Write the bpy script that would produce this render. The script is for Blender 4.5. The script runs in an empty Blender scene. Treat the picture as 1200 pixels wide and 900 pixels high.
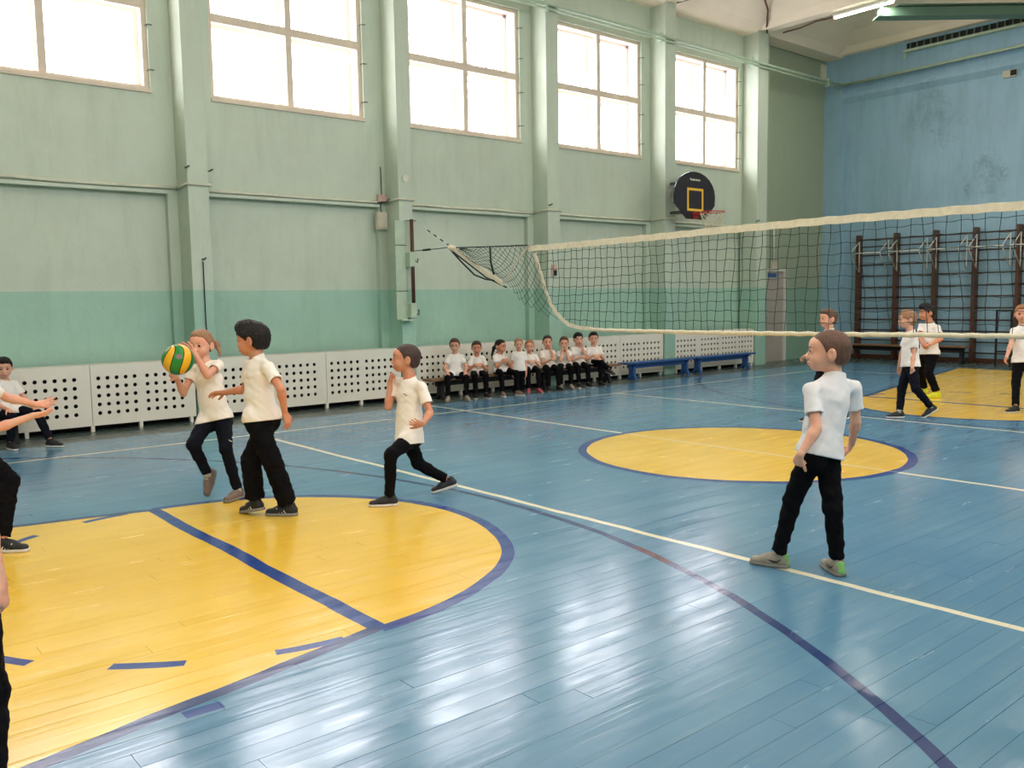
import bpy, bmesh, math, random
import numpy as np
from mathutils import Vector, Matrix
PI = math.pi
random.seed(4)
C = bpy.context.scene.collection
S = bpy.context.scene

# ------------------------------------------------------------------ camera, world, exposure
FPX = 1028.66
YAW, PITCH, ROLL = 0.87581, -0.094751, 0.016057
CAM = np.array([-7.15578, -9.60324, 1.49248])
cF = np.array([math.cos(PITCH)*math.cos(YAW), math.cos(PITCH)*math.sin(YAW), math.sin(PITCH)])
_r = np.array([math.sin(YAW), -math.cos(YAW), 0.]); _d = np.cross(cF, _r)
cR = math.cos(ROLL)*_r + math.sin(ROLL)*_d
cD = -math.sin(ROLL)*_r + math.cos(ROLL)*_d
cd = bpy.data.cameras.new('camera'); cam = bpy.data.objects.new('camera', cd); C.objects.link(cam)
cd.sensor_fit = 'HORIZONTAL'; cd.sensor_width = 36; cd.lens = FPX/1200*36; cd.clip_start = .05; cd.clip_end = 400
cam.matrix_world = Matrix(((cR[0], -cD[0], -cF[0], CAM[0]), (cR[1], -cD[1], -cF[1], CAM[1]), (cR[2], -cD[2], -cF[2], CAM[2]), (0, 0, 0, 1)))
S.camera = cam

W = bpy.data.worlds.new('sky'); S.world = W; W.use_nodes = True
wn = W.node_tree; bg = wn.nodes['Background']
tc = wn.nodes.new('ShaderNodeTexCoord'); sp = wn.nodes.new('ShaderNodeSeparateXYZ'); rp = wn.nodes.new('ShaderNodeValToRGB')
wn.links.new(tc.outputs['Generated'], sp.inputs[0]); wn.links.new(sp.outputs[2], rp.inputs[0]); wn.links.new(rp.outputs[0], bg.inputs[0])
rp.color_ramp.elements[0].position = 0.0; rp.color_ramp.elements[0].color = (.62, .62, .66, 1)
rp.color_ramp.elements[1].position = .5; rp.color_ramp.elements[1].color = (1, .985, 1, 1)
SKY = 7.0
bg.inputs[1].default_value = SKY

def area(name, loc, rot, sx, sy, power, col=(1, 1, 1), portal=False):
    l = bpy.data.lights.new(name, 'AREA'); l.shape = 'RECTANGLE'; l.size = sx; l.size_y = sy; l.energy = power; l.color = col
    if portal: l.cycles.is_portal = True
    o = bpy.data.objects.new(name, l); C.objects.link(o); o.location = loc; o.rotation_euler = rot
    return o
WINX = [(-8.74, -6.45), (-5.62, -3.33), (-2.55, -.25), (.55, 2.8), (3.62, 5.86), (6.72, 8.96)]
for a, b in WINX:
    area('window_portal', ((a+b)/2, 2.46, 5.28), (-PI/2, 0, 0), b-a, 2.1, 1, portal=True)
for k in range(6):
    area('window_portal', (-10.2+3.1*k+.05, -11.56, 5.28), (PI/2, 0, 0), 2.3, 2.1, 1, portal=True)

vs = S.view_settings
vs.view_transform = 'Standard'; vs.look = 'None'; vs.gamma = 1; vs.use_curve_mapping = False
vs.exposure = .92
S.cycles.max_bounces = 9; S.cycles.diffuse_bounces = 5; S.cycles.glossy_bounces = 4; S.cycles.transparent_max_bounces = 10
S.cycles.use_denoising = True; S.cycles.sample_clamp_indirect = 8

# ------------------------------------------------------------------ materials
def lin(c):
    return tuple((x/12.92 if x <= .04045 else ((x+.055)/1.055)**2.4) for x in (v/255. for v in c))
def node_mat(name):
    m = bpy.data.materials.new(name); m.use_nodes = True
    nt = m.node_tree; return m, nt, nt.nodes['Principled BSDF']
def mat(name, col, rough=.6, metal=0., var=.08, scale=8., bump=0., bscale=60., emit=None, coat=0., stretch=None, spec=.5):
    m, nt, b = node_mat(name)
    N, L = nt.nodes, nt.links
    col = lin(col)
    tcn = N.new('ShaderNodeTexCoord'); src = tcn.outputs['Object']
    if stretch:
        mp = N.new('ShaderNodeMapping'); mp.inputs['Scale'].default_value = stretch; L.new(src, mp.inputs[0]); src = mp.outputs[0]
    if var:
        nz = N.new('ShaderNodeTexNoise'); nz.inputs['Scale'].default_value = scale; nz.inputs['Detail'].default_value = 4
        L.new(src, nz.inputs[0])
        r = N.new('ShaderNodeValToRGB'); L.new(nz.outputs[0], r.inputs[0])
        r.color_ramp.elements[0].position = .3; r.color_ramp.elements[1].position = .7
        r.color_ramp.elements[0].color = tuple(c*(1-var) for c in col)+(1,)
        r.color_ramp.elements[1].color = tuple(min(1, c*(1+var)) for c in col)+(1,)
        L.new(r.outputs[0], b.inputs['Base Color'])
    else: b.inputs['Base Color'].default_value = col+(1,)
    b.inputs['Roughness'].default_value = rough; b.inputs['Metallic'].default_value = metal
    b.inputs['Specular IOR Level'].default_value = spec
    if coat: b.inputs['Coat Weight'].default_value = coat
    if bump:
        n2 = N.new('ShaderNodeTexNoise'); n2.inputs['Scale'].default_value = bscale; n2.inputs['Detail'].default_value = 3; L.new(src, n2.inputs[0])
        bp = N.new('ShaderNodeBump'); bp.inputs['Strength'].default_value = bump; bp.inputs['Distance'].default_value = .01
        L.new(n2.outputs[0], bp.inputs['Height']); L.new(bp.outputs[0], b.inputs['Normal'])
    if emit:
        b.inputs['Emission Color'].default_value = lin(emit[0])+(1,); b.inputs['Emission Strength'].default_value = emit[1]
    return m

class G:
    """tiny expression builder over shader math nodes"""
    def __init__(s, nt): s.nt = nt
    def m(s, op, a, b=None, c=None, clamp=False):
        n = s.nt.nodes.new('ShaderNodeMath'); n.operation = op; n.use_clamp = clamp
        for i, v in enumerate((a, b, c)):
            if v is None: continue
            if isinstance(v, (int, float)): n.inputs[i].default_value = v
            else: s.nt.links.new(v, n.inputs[i])
        return n.outputs[0]
    def add(s, a, b): return s.m('ADD', a, b)
    def sub(s, a, b): return s.m('SUBTRACT', a, b)
    def mul(s, a, b): return s.m('MULTIPLY', a, b)
    def lt(s, a, b): return s.m('LESS_THAN', a, b)
    def gt(s, a, b): return s.m('GREATER_THAN', a, b)
    def ab(s, a): return s.m('ABSOLUTE', a)
    def mx(s, a, b): return s.m('MAXIMUM', a, b)
    def mn(s, a, b): return s.m('MINIMUM', a, b)
    def inv(s, a): return s.m('SUBTRACT', 1., a)
    def hyp(s, a, b): return s.m('SQRT', s.add(s.mul(a, a), s.mul(b, b)))
    def mix(s, f, a, b):
        n = s.nt.nodes.new('ShaderNodeMix'); n.data_type = 'RGBA'
        for i, v in ((0, f), (6, a), (7, b)):
            if isinstance(v, tuple): n.inputs[i].default_value = v+(1,) if len(v) == 3 else v
            elif isinstance(v, (int, float)): n.inputs[i].default_value = v
            else: s.nt.links.new(v, n.inputs[i])
        return n.outputs[2]
    def noise(s, vec, scale, detail=4, rough=.55):
        n = s.nt.nodes.new('ShaderNodeTexNoise'); n.inputs['Scale'].default_value = scale; n.inputs['Detail'].default_value = detail
        n.inputs['Roughness'].default_value = rough
        s.nt.links.new(vec, n.inputs[0]); return n.outputs[0]
    def map(s, vec, sc):
        n = s.nt.nodes.new('ShaderNodeMapping'); n.inputs['Scale'].default_value = sc; s.nt.links.new(vec, n.inputs[0]); return n.outputs[0]
    def ramp(s, v, a, b):
        n = s.nt.nodes.new('ShaderNodeMapRange'); n.inputs[1].default_value = a; n.inputs[2].default_value = b; n.clamp = True
        s.nt.links.new(v, n.inputs[0]); return n.outputs[0]

BOARD = .105
def floor_material():
    m, nt, b = node_mat('painted_floor'); g = G(nt); N, L = nt.nodes, nt.links
    geo = N.new('ShaderNodeNewGeometry'); sx = N.new('ShaderNodeSeparateXYZ'); L.new(geo.outputs['Position'], sx.inputs[0])
    P = geo.outputs['Position']; x, y = sx.outputs[0], sx.outputs[1]
    # slightly wobbly hand painted edges
    wob = g.mul(g.sub(g.noise(P, 1.3, 2), .5), .05)
    x = g.add(x, wob); 
    wy = g.mul(g.sub(g.noise(P, 1.7, 2), .5), .05); y = g.add(y, wy)
    ax = g.ab(x)
    row = g.m('FLOOR', g.m('DIVIDE', sx.outputs[1], BOARD))
    wnz = N.new('ShaderNodeTexWhiteNoise'); wnz.noise_dimensions = '1D'; L.new(row, wnz.inputs['W'])
    rowr = wnz.outputs[0]
    n1 = g.noise(P, .55, 5); n2 = g.noise(g.map(P, (.6, 9, 1)), 3.0, 5, .65); n3 = g.noise(P, 9, 6, .7)
    blue = g.mix(g.ramp(n1, .35, .68), lin((84, 130, 162)), lin((104, 148, 174)))
    blue = g.mix(g.mul(g.ramp(n2, .52, .75), .35), blue, lin((128, 160, 158)))
    blue = g.mix(g.mul(rowr, .22), blue, lin((64, 116, 150)))
    border = g.mix(n1, lin((62, 78, 74)), lin((84, 98, 92)))
    isb = g.mx(g.gt(y, .93), g.gt(ax, 11.0))
    col = g.mix(isb, blue, border)
    yel = g.mix(g.ramp(n1, .35, .7), lin((246, 206, 92)), lin((236, 190, 62)))
    yel = g.mix(g.mul(g.ramp(n2, .5, .8), .35), yel, lin((222, 180, 88)))
    yel = g.mix(g.mul(rowr, .10), yel, lin((214, 160, 50)))
    yc = g.add(y, 4.5); yk = g.add(y, 4.6); kx = g.sub(ax, 5.13)
    rc_ = g.hyp(x, yc); rk = g.hyp(kx, yk)
    circ = g.lt(rc_, 1.5); ringc = g.mul(g.lt(rc_, 1.585), g.gt(rc_, 1.5))
    wk = g.add(g.mul(kx, .205), 1.58); ayk = g.ab(yk)
    trap_in = g.mul(g.mul(g.gt(kx, 0), g.lt(ayk, wk)), g.lt(ax, 10.98))
    semi = g.mul(g.lt(kx, 0), g.lt(rk, 1.56))
    col = g.mix(g.mx(circ, g.mx(trap_in, semi)), col, yel)
    dblue = lin((44, 72, 140)); nblue = lin((40, 62, 112))
    ringk = g.mul(g.mul(g.lt(kx, 0), g.lt(rk, 1.64)), g.gt(rk, 1.56))
    ft = g.mul(g.lt(g.ab(kx), .045), g.lt(ayk, 1.6))
    tedge = g.mul(g.mul(g.gt(kx, 0), g.lt(ax, 11.0)), g.lt(g.ab(g.sub(ayk, wk)), .037))
    ang = g.mul(g.m('ARCTAN2', yk, g.mul(kx, 1)), 180/PI)      # 0 = away from centre court
    fr = g.m('FRACT', g.add(g.m('DIVIDE', g.sub(g.ab(ang), 30.), 24.), .5))
    dash = g.mul(g.mul(g.lt(g.ab(g.sub(fr, .5)), .23), g.lt(g.ab(g.sub(rk, 1.6)), .03)), g.gt(kx, 0))
    patch = g.mul(g.lt(g.ab(g.add(x, 6.05)), .07), g.lt(g.ab(g.add(y, 6.46)), .032))
    col = g.mix(g.mx(g.mx(ringc, ringk), g.mx(g.mx(ft, dash), patch)), col, dblue)
    col = g.mix(tedge, col, nblue)
    r3 = g.hyp(g.sub(ax, 9.34), yk)
    arc = g.mul(g.lt(g.ab(g.sub(r3, 6.24)), .028), g.mul(g.lt(ax, 9.34), g.lt(y, 1.3)))
    inkey = g.mx(circ, g.mx(trap_in, semi))
    arc = g.mul(arc, g.inv(inkey))
    reds = g.mul(g.gt(g.noise(P, .9, 2), .62), .75)
    col = g.mix(arc, col, g.mix(reds, nblue, lin((110, 52, 60))))
    # white volleyball court
    sidel = g.mul(g.mx(g.lt(g.ab(y), .025), g.lt(g.ab(g.add(y, 9.)), .025)), g.lt(ax, 9.02))
    base = g.mul(g.lt(g.ab(g.sub(ax, 9.)), .025), g.mul(g.lt(y, .02), g.gt(y, -9.02)))
    cen = g.mul(g.mul(g.lt(g.ab(x), .027), g.lt(y, .92)), g.inv(g.mul(ringc, .8)))
    att = g.mul(g.lt(g.ab(g.sub(ax, 3.)), .026), g.mul(g.lt(y, .02), g.gt(y, -9.02)))
    wl = g.mx(g.mx(sidel, base), att)
    wcol = g.mix(n3, lin((226, 222, 196)), lin((250, 240, 205)))
    col = g.mix(g.mul(wl, .92), col, wcol)
    col = g.mix(g.mul(cen, g.sub(.92, g.mul(circ, .5))), col, wcol)
    # scuffs and chips with a shape of their own
    chip = g.mul(g.gt(g.noise(g.map(P, (1.2, 12, 1)), 7, 5, .7), .80), .5)
    col = g.mix(chip, col, lin((96, 92, 76)))
    stain = g.mul(g.ramp(g.noise(P, .8, 6, .7), .62, .8), .22)
    col = g.mix(stain, col, lin((104, 104, 84)))
    L.new(col, b.inputs['Base Color'])
    rg = g.add(.12, g.mul(g.ramp(g.noise(g.map(P, (.7, 5, 1)), 2.2, 5, .65), .35, .7), .17))
    rg = g.add(rg, g.mul(isb, .08))
    L.new(rg, b.inputs['Roughness'])
    b.inputs['Specular IOR Level'].default_value = .55
    bp = N.new('ShaderNodeBump'); bp.inputs['Strength'].default_value = .27; bp.inputs['Distance'].default_value = .004
    h = g.add(g.noise(g.map(P, (.35, 8, 1)), 2.6, 4), g.mul(g.noise(P, 3.5, 3), .5))
    L.new(h, bp.inputs['Height']); L.new(bp.outputs[0], b.inputs['Normal'])
    return m

def wall_material(name, up, low, border_z, dark=None, far=False):
    m, nt, b = node_mat(name); g = G(nt); N, L = nt.nodes, nt.links
    geo = N.new('ShaderNodeNewGeometry'); sx = N.new('ShaderNodeSeparateXYZ'); P = geo.outputs['Position']; L.new(P, sx.inputs[0])
    x, y, z = sx.outputs
    n1 = g.noise(P, .7, 6, .65); n2 = g.noise(P, 22, 4, .7); n3 = g.noise(g.map(P, (3, 3, .5)), 1.6, 6, .7)
    u = g.mix(g.ramp(n1, .35, .68), lin(up), lin(tuple(min(255, c*1.06) for c in up)))
    l = g.mix(g.ramp(n1, .35, .68), lin(low), lin(tuple(min(255, c*1.07) for c in low)))
    zz = g.add(z, g.mul(g.sub(n2, .5), .012))
    if far:
        col = g.mix(g.mul(g.ramp(n3, .45, .75), .35), u, lin((92, 128, 138)))
        for (cy, cz, r, s) in ((-.32, 5.6, .42, .32), (-1.6, 3.95, .36, .42), (-.8, 5.1, .3, .3)):
            d = g.hyp(g.sub(y, cy), g.mul(g.sub(z, cz), .8))
            d = g.add(d, g.mul(g.sub(g.noise(P, 3.2, 6, .75), .5), 1.1))
            col = g.mix(g.mul(g.mul(g.lt(d, r), g.ramp(g.noise(P, 3, 6, .8), .42, .62)), s), col, lin((72, 98, 104)))
    else:
        col = g.mix(g.gt(zz, border_z), l, u)
        if dark:
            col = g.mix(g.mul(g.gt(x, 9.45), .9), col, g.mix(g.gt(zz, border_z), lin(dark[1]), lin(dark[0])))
        col = g.mix(g.mul(g.ramp(n3, .5, .8), .22), col, lin((118, 138, 118)))
    col = g.mix(g.mul(g.gt(n2, .72), .2), col, lin((96, 110, 100)))
    L.new(col, b.inputs['Base Color']); b.inputs['Roughness'].default_value = .5
    bp = N.new('ShaderNodeBump'); bp.inputs['Strength'].default_value = .5; bp.inputs['Distance'].default_value = .012
    h = g.add(g.noise(P, 14, 5, .6), g.mul(g.noise(P, 2.0, 3), 2.))
    L.new(h, bp.inputs['Height']); L.new(bp.outputs[0], b.inputs['Normal'])
    return m

def glass_material():
    m = bpy.data.materials.new('dusty_window_glass'); m.use_nodes = True
    nt = m.node_tree; N, L = nt.nodes, nt.links; N.remove(N['Principled BSDF'])
    out = N['Material Output']; g = G(nt)
    tr = N.new('ShaderNodeBsdfTransparent'); tr.inputs[0].default_value = (.97, .96, .98, 1)
    tl = N.new('ShaderNodeBsdfTranslucent'); tl.inputs[0].default_value = (.95, .9, .95, 1)
    gl = N.new('ShaderNodeBsdfGlossy'); gl.inputs['Roughness'].default_value = .03
    geo = N.new('ShaderNodeNewGeometry')
    m1 = N.new('ShaderNodeMixShader'); m2 = N.new('ShaderNodeMixShader'); m2.inputs[0].default_value = .06
    d = g.add(.028, g.mul(g.ramp(g.noise(geo.outputs['Position'], 2.5, 5, .7), .4, .7), .03)); L.new(d, m1.inputs[0])
    L.new(tr.outputs[0], m1.inputs[1]); L.new(tl.outputs[0], m1.inputs[2])
    L.new(m1.outputs[0], m2.inputs[1]); L.new(gl.outputs[0], m2.inputs[2]); L.new(m2.outputs[0], out.inputs[0])
    return m

M = {}
M['floor'] = floor_material()
M['subfloor'] = mat('dark_subfloor', (46, 44, 36), .9)
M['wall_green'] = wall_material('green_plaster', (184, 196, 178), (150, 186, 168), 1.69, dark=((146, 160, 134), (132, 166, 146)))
M['wall_blue'] = wall_material('blue_plaster', (142, 178, 198), (142, 178, 198), 1.69, far=True)
M['ceil'] = mat('cream_limewash', (240, 228, 208), .8, var=.05, scale=1.2, bump=.2, bscale=18)
M['frame'] = mat('cream_window_paint', (214, 200, 180), .5, var=.06, scale=5)
M['reveal'] = mat('outer_stone_reveal', (226, 206, 200), .8, var=.08, scale=4)
M['glass'] = glass_material()
M['pipe'] = mat('pale_green_pipe_paint', (176, 196, 172), .45, var=.08, scale=6)
M['conduit'] = mat('cream_conduit', (206, 208, 186), .5, var=.08)
M['radcover'] = mat('white_painted_hardboard', (226, 222, 208), .5, var=.03, scale=3, bump=.1, bscale=40)
M['black'] = mat('black_matte', (22, 22, 24), .7, var=.1)
M['dark_void'] = mat('dark_radiator_iron', (40, 36, 32), .8, var=.2)
M['brown'] = mat('dark_brown_wood', (84, 50, 34), .45, var=.2, scale=5, stretch=(6, 6, 1), bump=.1)
M['rung'] = mat('dark_rung_wood', (66, 50, 42), .45, var=.15)
M['benchwood'] = mat('worn_brown_bench_wood', (134, 98, 70), .5, var=.15, scale=4, stretch=(1, 8, 8))
M['benchblue'] = mat('blue_bench_paint', (44, 84, 142), .4, var=.12, scale=4)
M['whitepaint'] = mat('white_gloss_paint', (214, 214, 204), .4, var=.04)
M['cream_tape'] = mat('cream_net_tape', (226, 214, 184), .7, var=.08, scale=20, bump=.3, bscale=50)
M['cord'] = mat('dark_green_cord', (32, 46, 42), .8, var=.1)
M['steel'] = mat('dull_dark_steel', (92, 92, 92), .45, .8, var=.1)
M['red'] = mat('red_hoop_paint', (182, 44, 40), .4, var=.1)
M['yellow'] = mat('yellow_target_paint', (236, 190, 60), .5, var=.04)
M['bbblack'] = mat('black_backboard_paint', (40, 31, 36), .35, var=.08, scale=3)
M['doorp'] = mat('pinkish_door_paint', (172, 164, 154), .5, var=.06, scale=3)
M['greensteel'] = mat('green_steel_paint', (88, 118, 98), .5, var=.1)
M['tube'] = mat('lit_fluorescent_tube', (255, 250, 240), .4, var=0, emit=((255, 244, 226), 14))
M['bluesign'] = mat('blue_door_plaque', (54, 96, 150), .5, var=0)
M['pinkbox'] = mat('faded_pink_plastic', (196, 164, 152), .5, var=.05)
M['dirtcream'] = mat('aged_cream_plastic', (196, 190, 170), .6, var=.08)
M['bark'] = mat('bare_tree_bark', (120, 104, 110), .9, var=.2)

# ------------------------------------------------------------------ mesh helpers
def link(name, me, m=None, parent=None):
    if isinstance(m, str): m = M[m]
    if m is not None and not me.materials: me.materials.append(m)
    o = bpy.data.objects.new(name, me); C.objects.link(o)
    if parent is not None: o.parent = parent
    return o
class MB:
    def __init__(s): s.bm = bmesh.new()
    def box(s, lo, hi, mi=0, bev=0.):
        b2 = s.bm if not bev else bmesh.new()
        vs = [b2.verts.new((x, y, z)) for x in (lo[0], hi[0]) for y in (lo[1], hi[1]) for z in (lo[2], hi[2])]
        for f in ((0, 1, 3, 2), (4, 6, 7, 5), (0, 4, 5, 1), (2, 3, 7, 6), (0, 2, 6, 4), (1, 5, 7, 3)):
            fc = b2.faces.new([vs[i] for i in f]); fc.material_index = mi
        if bev:
            bmesh.ops.bevel(b2, geom=list(b2.edges), offset=bev, segments=2, affect='EDGES', profile=.6)
            t = bpy.data.meshes.new('t'); b2.to_mesh(t); b2.free(); s.bm.from_mesh(t); bpy.data.meshes.remove(t)
        return s
    def bar(s, a, b, w, h=None, up=(0, 0, 1), mi=0):
        """rectangular bar from a to b"""
        h = h or w; a, b = Vector(a), Vector(b); d = (b-a).normalized(); up = Vector(up)
        if abs(d.dot(up)) > .99: up = Vector((1, 0, 0))
        r = d.cross(up).normalized(); u = r.cross(d)
        vs = []
        for p in (a, b):
            for sr, su in ((-1, -1), (1, -1), (1, 1), (-1, 1)): vs.append(s.bm.verts.new(p+r*sr*w/2+u*su*h/2))
        for i in range(4):
            j = (i+1) % 4; s.bm.faces.new((vs[i], vs[j], vs[4+j], vs[4+i])).material_index = mi
        s.bm.faces.new(vs[3::-1]).material_index = mi; s.bm.faces.new(vs[4:]).material_index = mi
        return s
    def tube(s, pts, r, n=8, mi=0, closed=False, caps=True):
        pts = [Vector(p) for p in pts]; m = len(pts)
        rs = r if isinstance(r, (list, tuple)) else [r]*m
        rings = []; ref = None
        for i, p in enumerate(pts):
            if closed: d = pts[(i+1) % m]-pts[i-1]
            else: d = pts[min(i+1, m-1)]-pts[max(i-1, 0)]
            d.normalize()
            if ref is None: ref = d.orthogonal().normalized()
            ref = (ref-d*ref.dot(d)); ref = ref.normalized() if ref.length > 1e-6 else d.orthogonal().normalized()
            q = d.cross(ref)
            rings.append([s.bm.verts.new(p+(ref*math.cos(2*PI*k/n)+q*math.sin(2*PI*k/n))*rs[i]) for k in range(n)])
        for i in range(m if closed else m-1):
            A, B = rings[i], rings[(i+1) % m]
            for k in range(n):
                f = s.bm.faces.new((A[k], A[(k+1) % n], B[(k+1) % n], B[k])); f.smooth = True; f.material_index = mi
        if caps and not closed:
            s.bm.faces.new(rings[0][::-1]).material_index = mi; s.bm.faces.new(rings[-1]).material_index = mi
        return s
    def prism(s, poly, axis, a, b, mi=0):
        """poly: 2D points in the plane normal to axis, extruded a..b"""
        def P(p, t):
            if axis == 0: return (t, p[0], p[1])
            if axis == 1: return (p[0], t, p[1])
            return (p[0], p[1], t)
        A = [s.bm.verts.new(P(p, a)) for p in poly]; B = [s.bm.verts.new(P(p, b)) for p in poly]; n = len(poly)
        for i in range(n): s.bm.faces.new((A[i], A[(i+1) % n], B[(i+1) % n], B[i])).material_index = mi
        s.bm.faces.new(A[::-1]).material_index = mi; s.bm.faces.new(B).material_index = mi
        return s
    def out(s, name, m, parent=None, mats=None, loc=None):
        bmesh.ops.recalc_face_normals(s.bm, faces=s.bm.faces)
        if loc is not None: bmesh.ops.translate(s.bm, verts=s.bm.verts, vec=-Vector(loc))
        me = bpy.data.meshes.new(name); s.bm.to_mesh(me); s.bm.free()
        if mats:
            for k in mats: me.materials.append(M[k])
        o = link(name, me, m if not mats else None, parent)
        if loc is not None and parent is None: o.location = loc
        return o
def empty(name, loc=(0, 0, 0), rz=0):
    o = bpy.data.objects.new(name, None); C.objects.link(o); o.location = loc; o.rotation_euler = (0, 0, rz); return o
def tag(o, label, cat, group=None):
    o['label'] = label; o['category'] = cat
    if group: o['group'] = group
    return o
def struct(o, label=None, cat=None):
    o['kind'] = 'structure'
    if label: o['label'] = label
    if cat: o['category'] = cat
    return o
def local(o):
    """matrix helper: parts are built in world space, then parented to a root that stands at its base"""
    return o

# ------------------------------------------------------------------ floor: real boards, painted
XR, YR = (-12.6, 12.6), (-11.1, 2.1)
fl = MB().box((XR[0], YR[0], -.2), (XR[1], YR[1]+.3, -.022)).out('floor', 'subfloor')
struct(fl, 'painted plank sports floor, blue with yellow keys and white court lines', 'floor')
def plank_mesh(L):
    b = MB(); w = BOARD-.0012; t = .02; e = .0007
    prof = [(-w/2, -t), (w/2, -t), (w/2, -e), (w/2-e, 0), (-w/2+e, 0), (-w/2, -e)]
    b.prism(prof, 0, 0, L)
    bmesh.ops.recalc_face_normals(b.bm, faces=b.bm.faces)
    me = bpy.data.meshes.new('plank'); b.bm.to_mesh(me); b.bm.free(); me.materials.append(M['floor']); return me
LENS = [2.2, 2.8, 3.3, 3.9, 4.4]
pm = {l: plank_mesh(l-.002) for l in LENS}
planks = []
nrow = int((YR[1]-YR[0])/BOARD)+1
for i in range(nrow):
    y = (math.floor(YR[0]/BOARD)+i+.5)*BOARD
    x = XR[0]-random.random()*2.5
    while x < XR[1]:
        L = random.choice(LENS); planks.append((x, y, L, random.gauss(0, .0022), random.uniform(-.0007, .0004))); x += L
def seen(pl):
    x, y, L = pl[:3]; best = 9e9
    for t in (0, .25, .5, .75, 1):
        q = np.array([x+L*t, y, 0])-CAM; z = q@cF
        if z < .3: continue
        u = 600+FPX*(q@cR)/z; v = 450+FPX*(q@cD)/z
        if -20 < u < 1220 and 380 < v < 915: best = min(best, z)
    return best
order = sorted(range(len(planks)), key=lambda i: seen(planks[i]))
near = set(order[:298]); rest = []
for i, (x, y, L, tilt, dz) in enumerate(planks):
    if i in near:
        o = link('plank', pm[L], None, fl); o.location = (x, y, dz); o.rotation_euler = (tilt, 0, 0)
    else: rest.append((x, y, L, tilt, dz))
V = []; Fq = []
for x, y, L, tilt, dz in rest:
    me = pm[L]; k = len(V); x1 = min(x+L-.002, XR[1]); x0 = max(x, XR[0])
    w = BOARD-.0012; e = .0007
    for px in (x0, x1):
        for (a, b_) in ((-w/2, -.02), (w/2, -.02), (w/2, -e), (w/2-e, 0), (-w/2+e, 0), (-w/2, -e)):
            V.append((px, y+a, dz+b_+a*tilt))
    for j in range(6): Fq.append((k+j, k+(j+1) % 6, k+6+(j+1) % 6, k+6+j))
    Fq.append(tuple(k+j for j in range(5, -1, -1))); Fq.append(tuple(k+6+j for j in range(6)))
me = bpy.data.meshes.new('floor_planks'); me.from_pydata(V, [], Fq); me.materials.append(M['floor'])
o = link('floor_planks', me, None, fl); o['kind'] = 'stuff'

# ------------------------------------------------------------------ window wall
PIL = [(-12.3, -12.03), (-9.18, -8.91), (-6.18, -5.91), (-3.06, -2.79), (.07, .31), (3.06, 3.34), (6.11, 6.42), (9.1, 9.5)]
ZC = 7.08
wl = MB()
wl.box((XR[0], 2.1, 0), (10.0-.03, 2.5, 2.95)).box((10.0-.03, 2.1, 2.09), (10.93, 2.5, 2.95)).box((10.93, 2.1, 0), (XR[1]+.2, 2.5, 2.95))
wl.box((XR[0], 2.0, 2.95), (9.5, 2.5, 4.2)).box((XR[0], 2.0, 6.36), (9.5, 2.5, 7.7)).box((9.5, 2.1, 2.95), (XR[1]+.2, 2.5, 7.7))
xs = [XR[0]]+[v for w in WINX for v in w]+[9.5]
for i in range(0, len(xs), 2): wl.box((xs[i], 2.0, 4.2), (xs[i+1], 2.5, 6.36))
for a, b in PIL[:-1]:
    wl.box((a-.13, 2.0, 0), (b+.13, 2.12, 2.95))
wl.box((9.9, 2.3, -.1), (11.0, 2.5, 2.2))
wall_left = struct(wl.out('wall_left', 'wall_green'), 'pale green plaster wall with high windows, mint below', 'wall')
for a, b in PIL:
    MB().box((a, 1.62, 0), (b, 2.05, ZC), bev=.012).out('pilaster', 'wall_green', wall_left)
# sill bead / conduit running at 3 m
for i in range(len(PIL)-1):
    x0, x1 = PIL[i][1], PIL[i+1][0]
    pts = [(x0+(x1-x0)*t/6, 1.965+random.uniform(-.004, .004), 3.0+random.uniform(-.01, .01)) for t in range(7)]
    MB().tube(pts, .022, 6).out('conduit', 'conduit', wall_left)
    MB().box((x0+.12, 1.955, 2.925), (x1-.12, 2.02, 2.965)).out('ledge', 'wall_green', wall_left)
for a, b in PIL[1:]:
    MB().tube([(a-.02, 1.96, 3.0), (a-.02, 1.60, 3.02), (b+.02, 1.60, 3.02), (b+.02, 1.96, 3.0)], .018, 6).out('conduit', 'conduit', wall_left)

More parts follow.
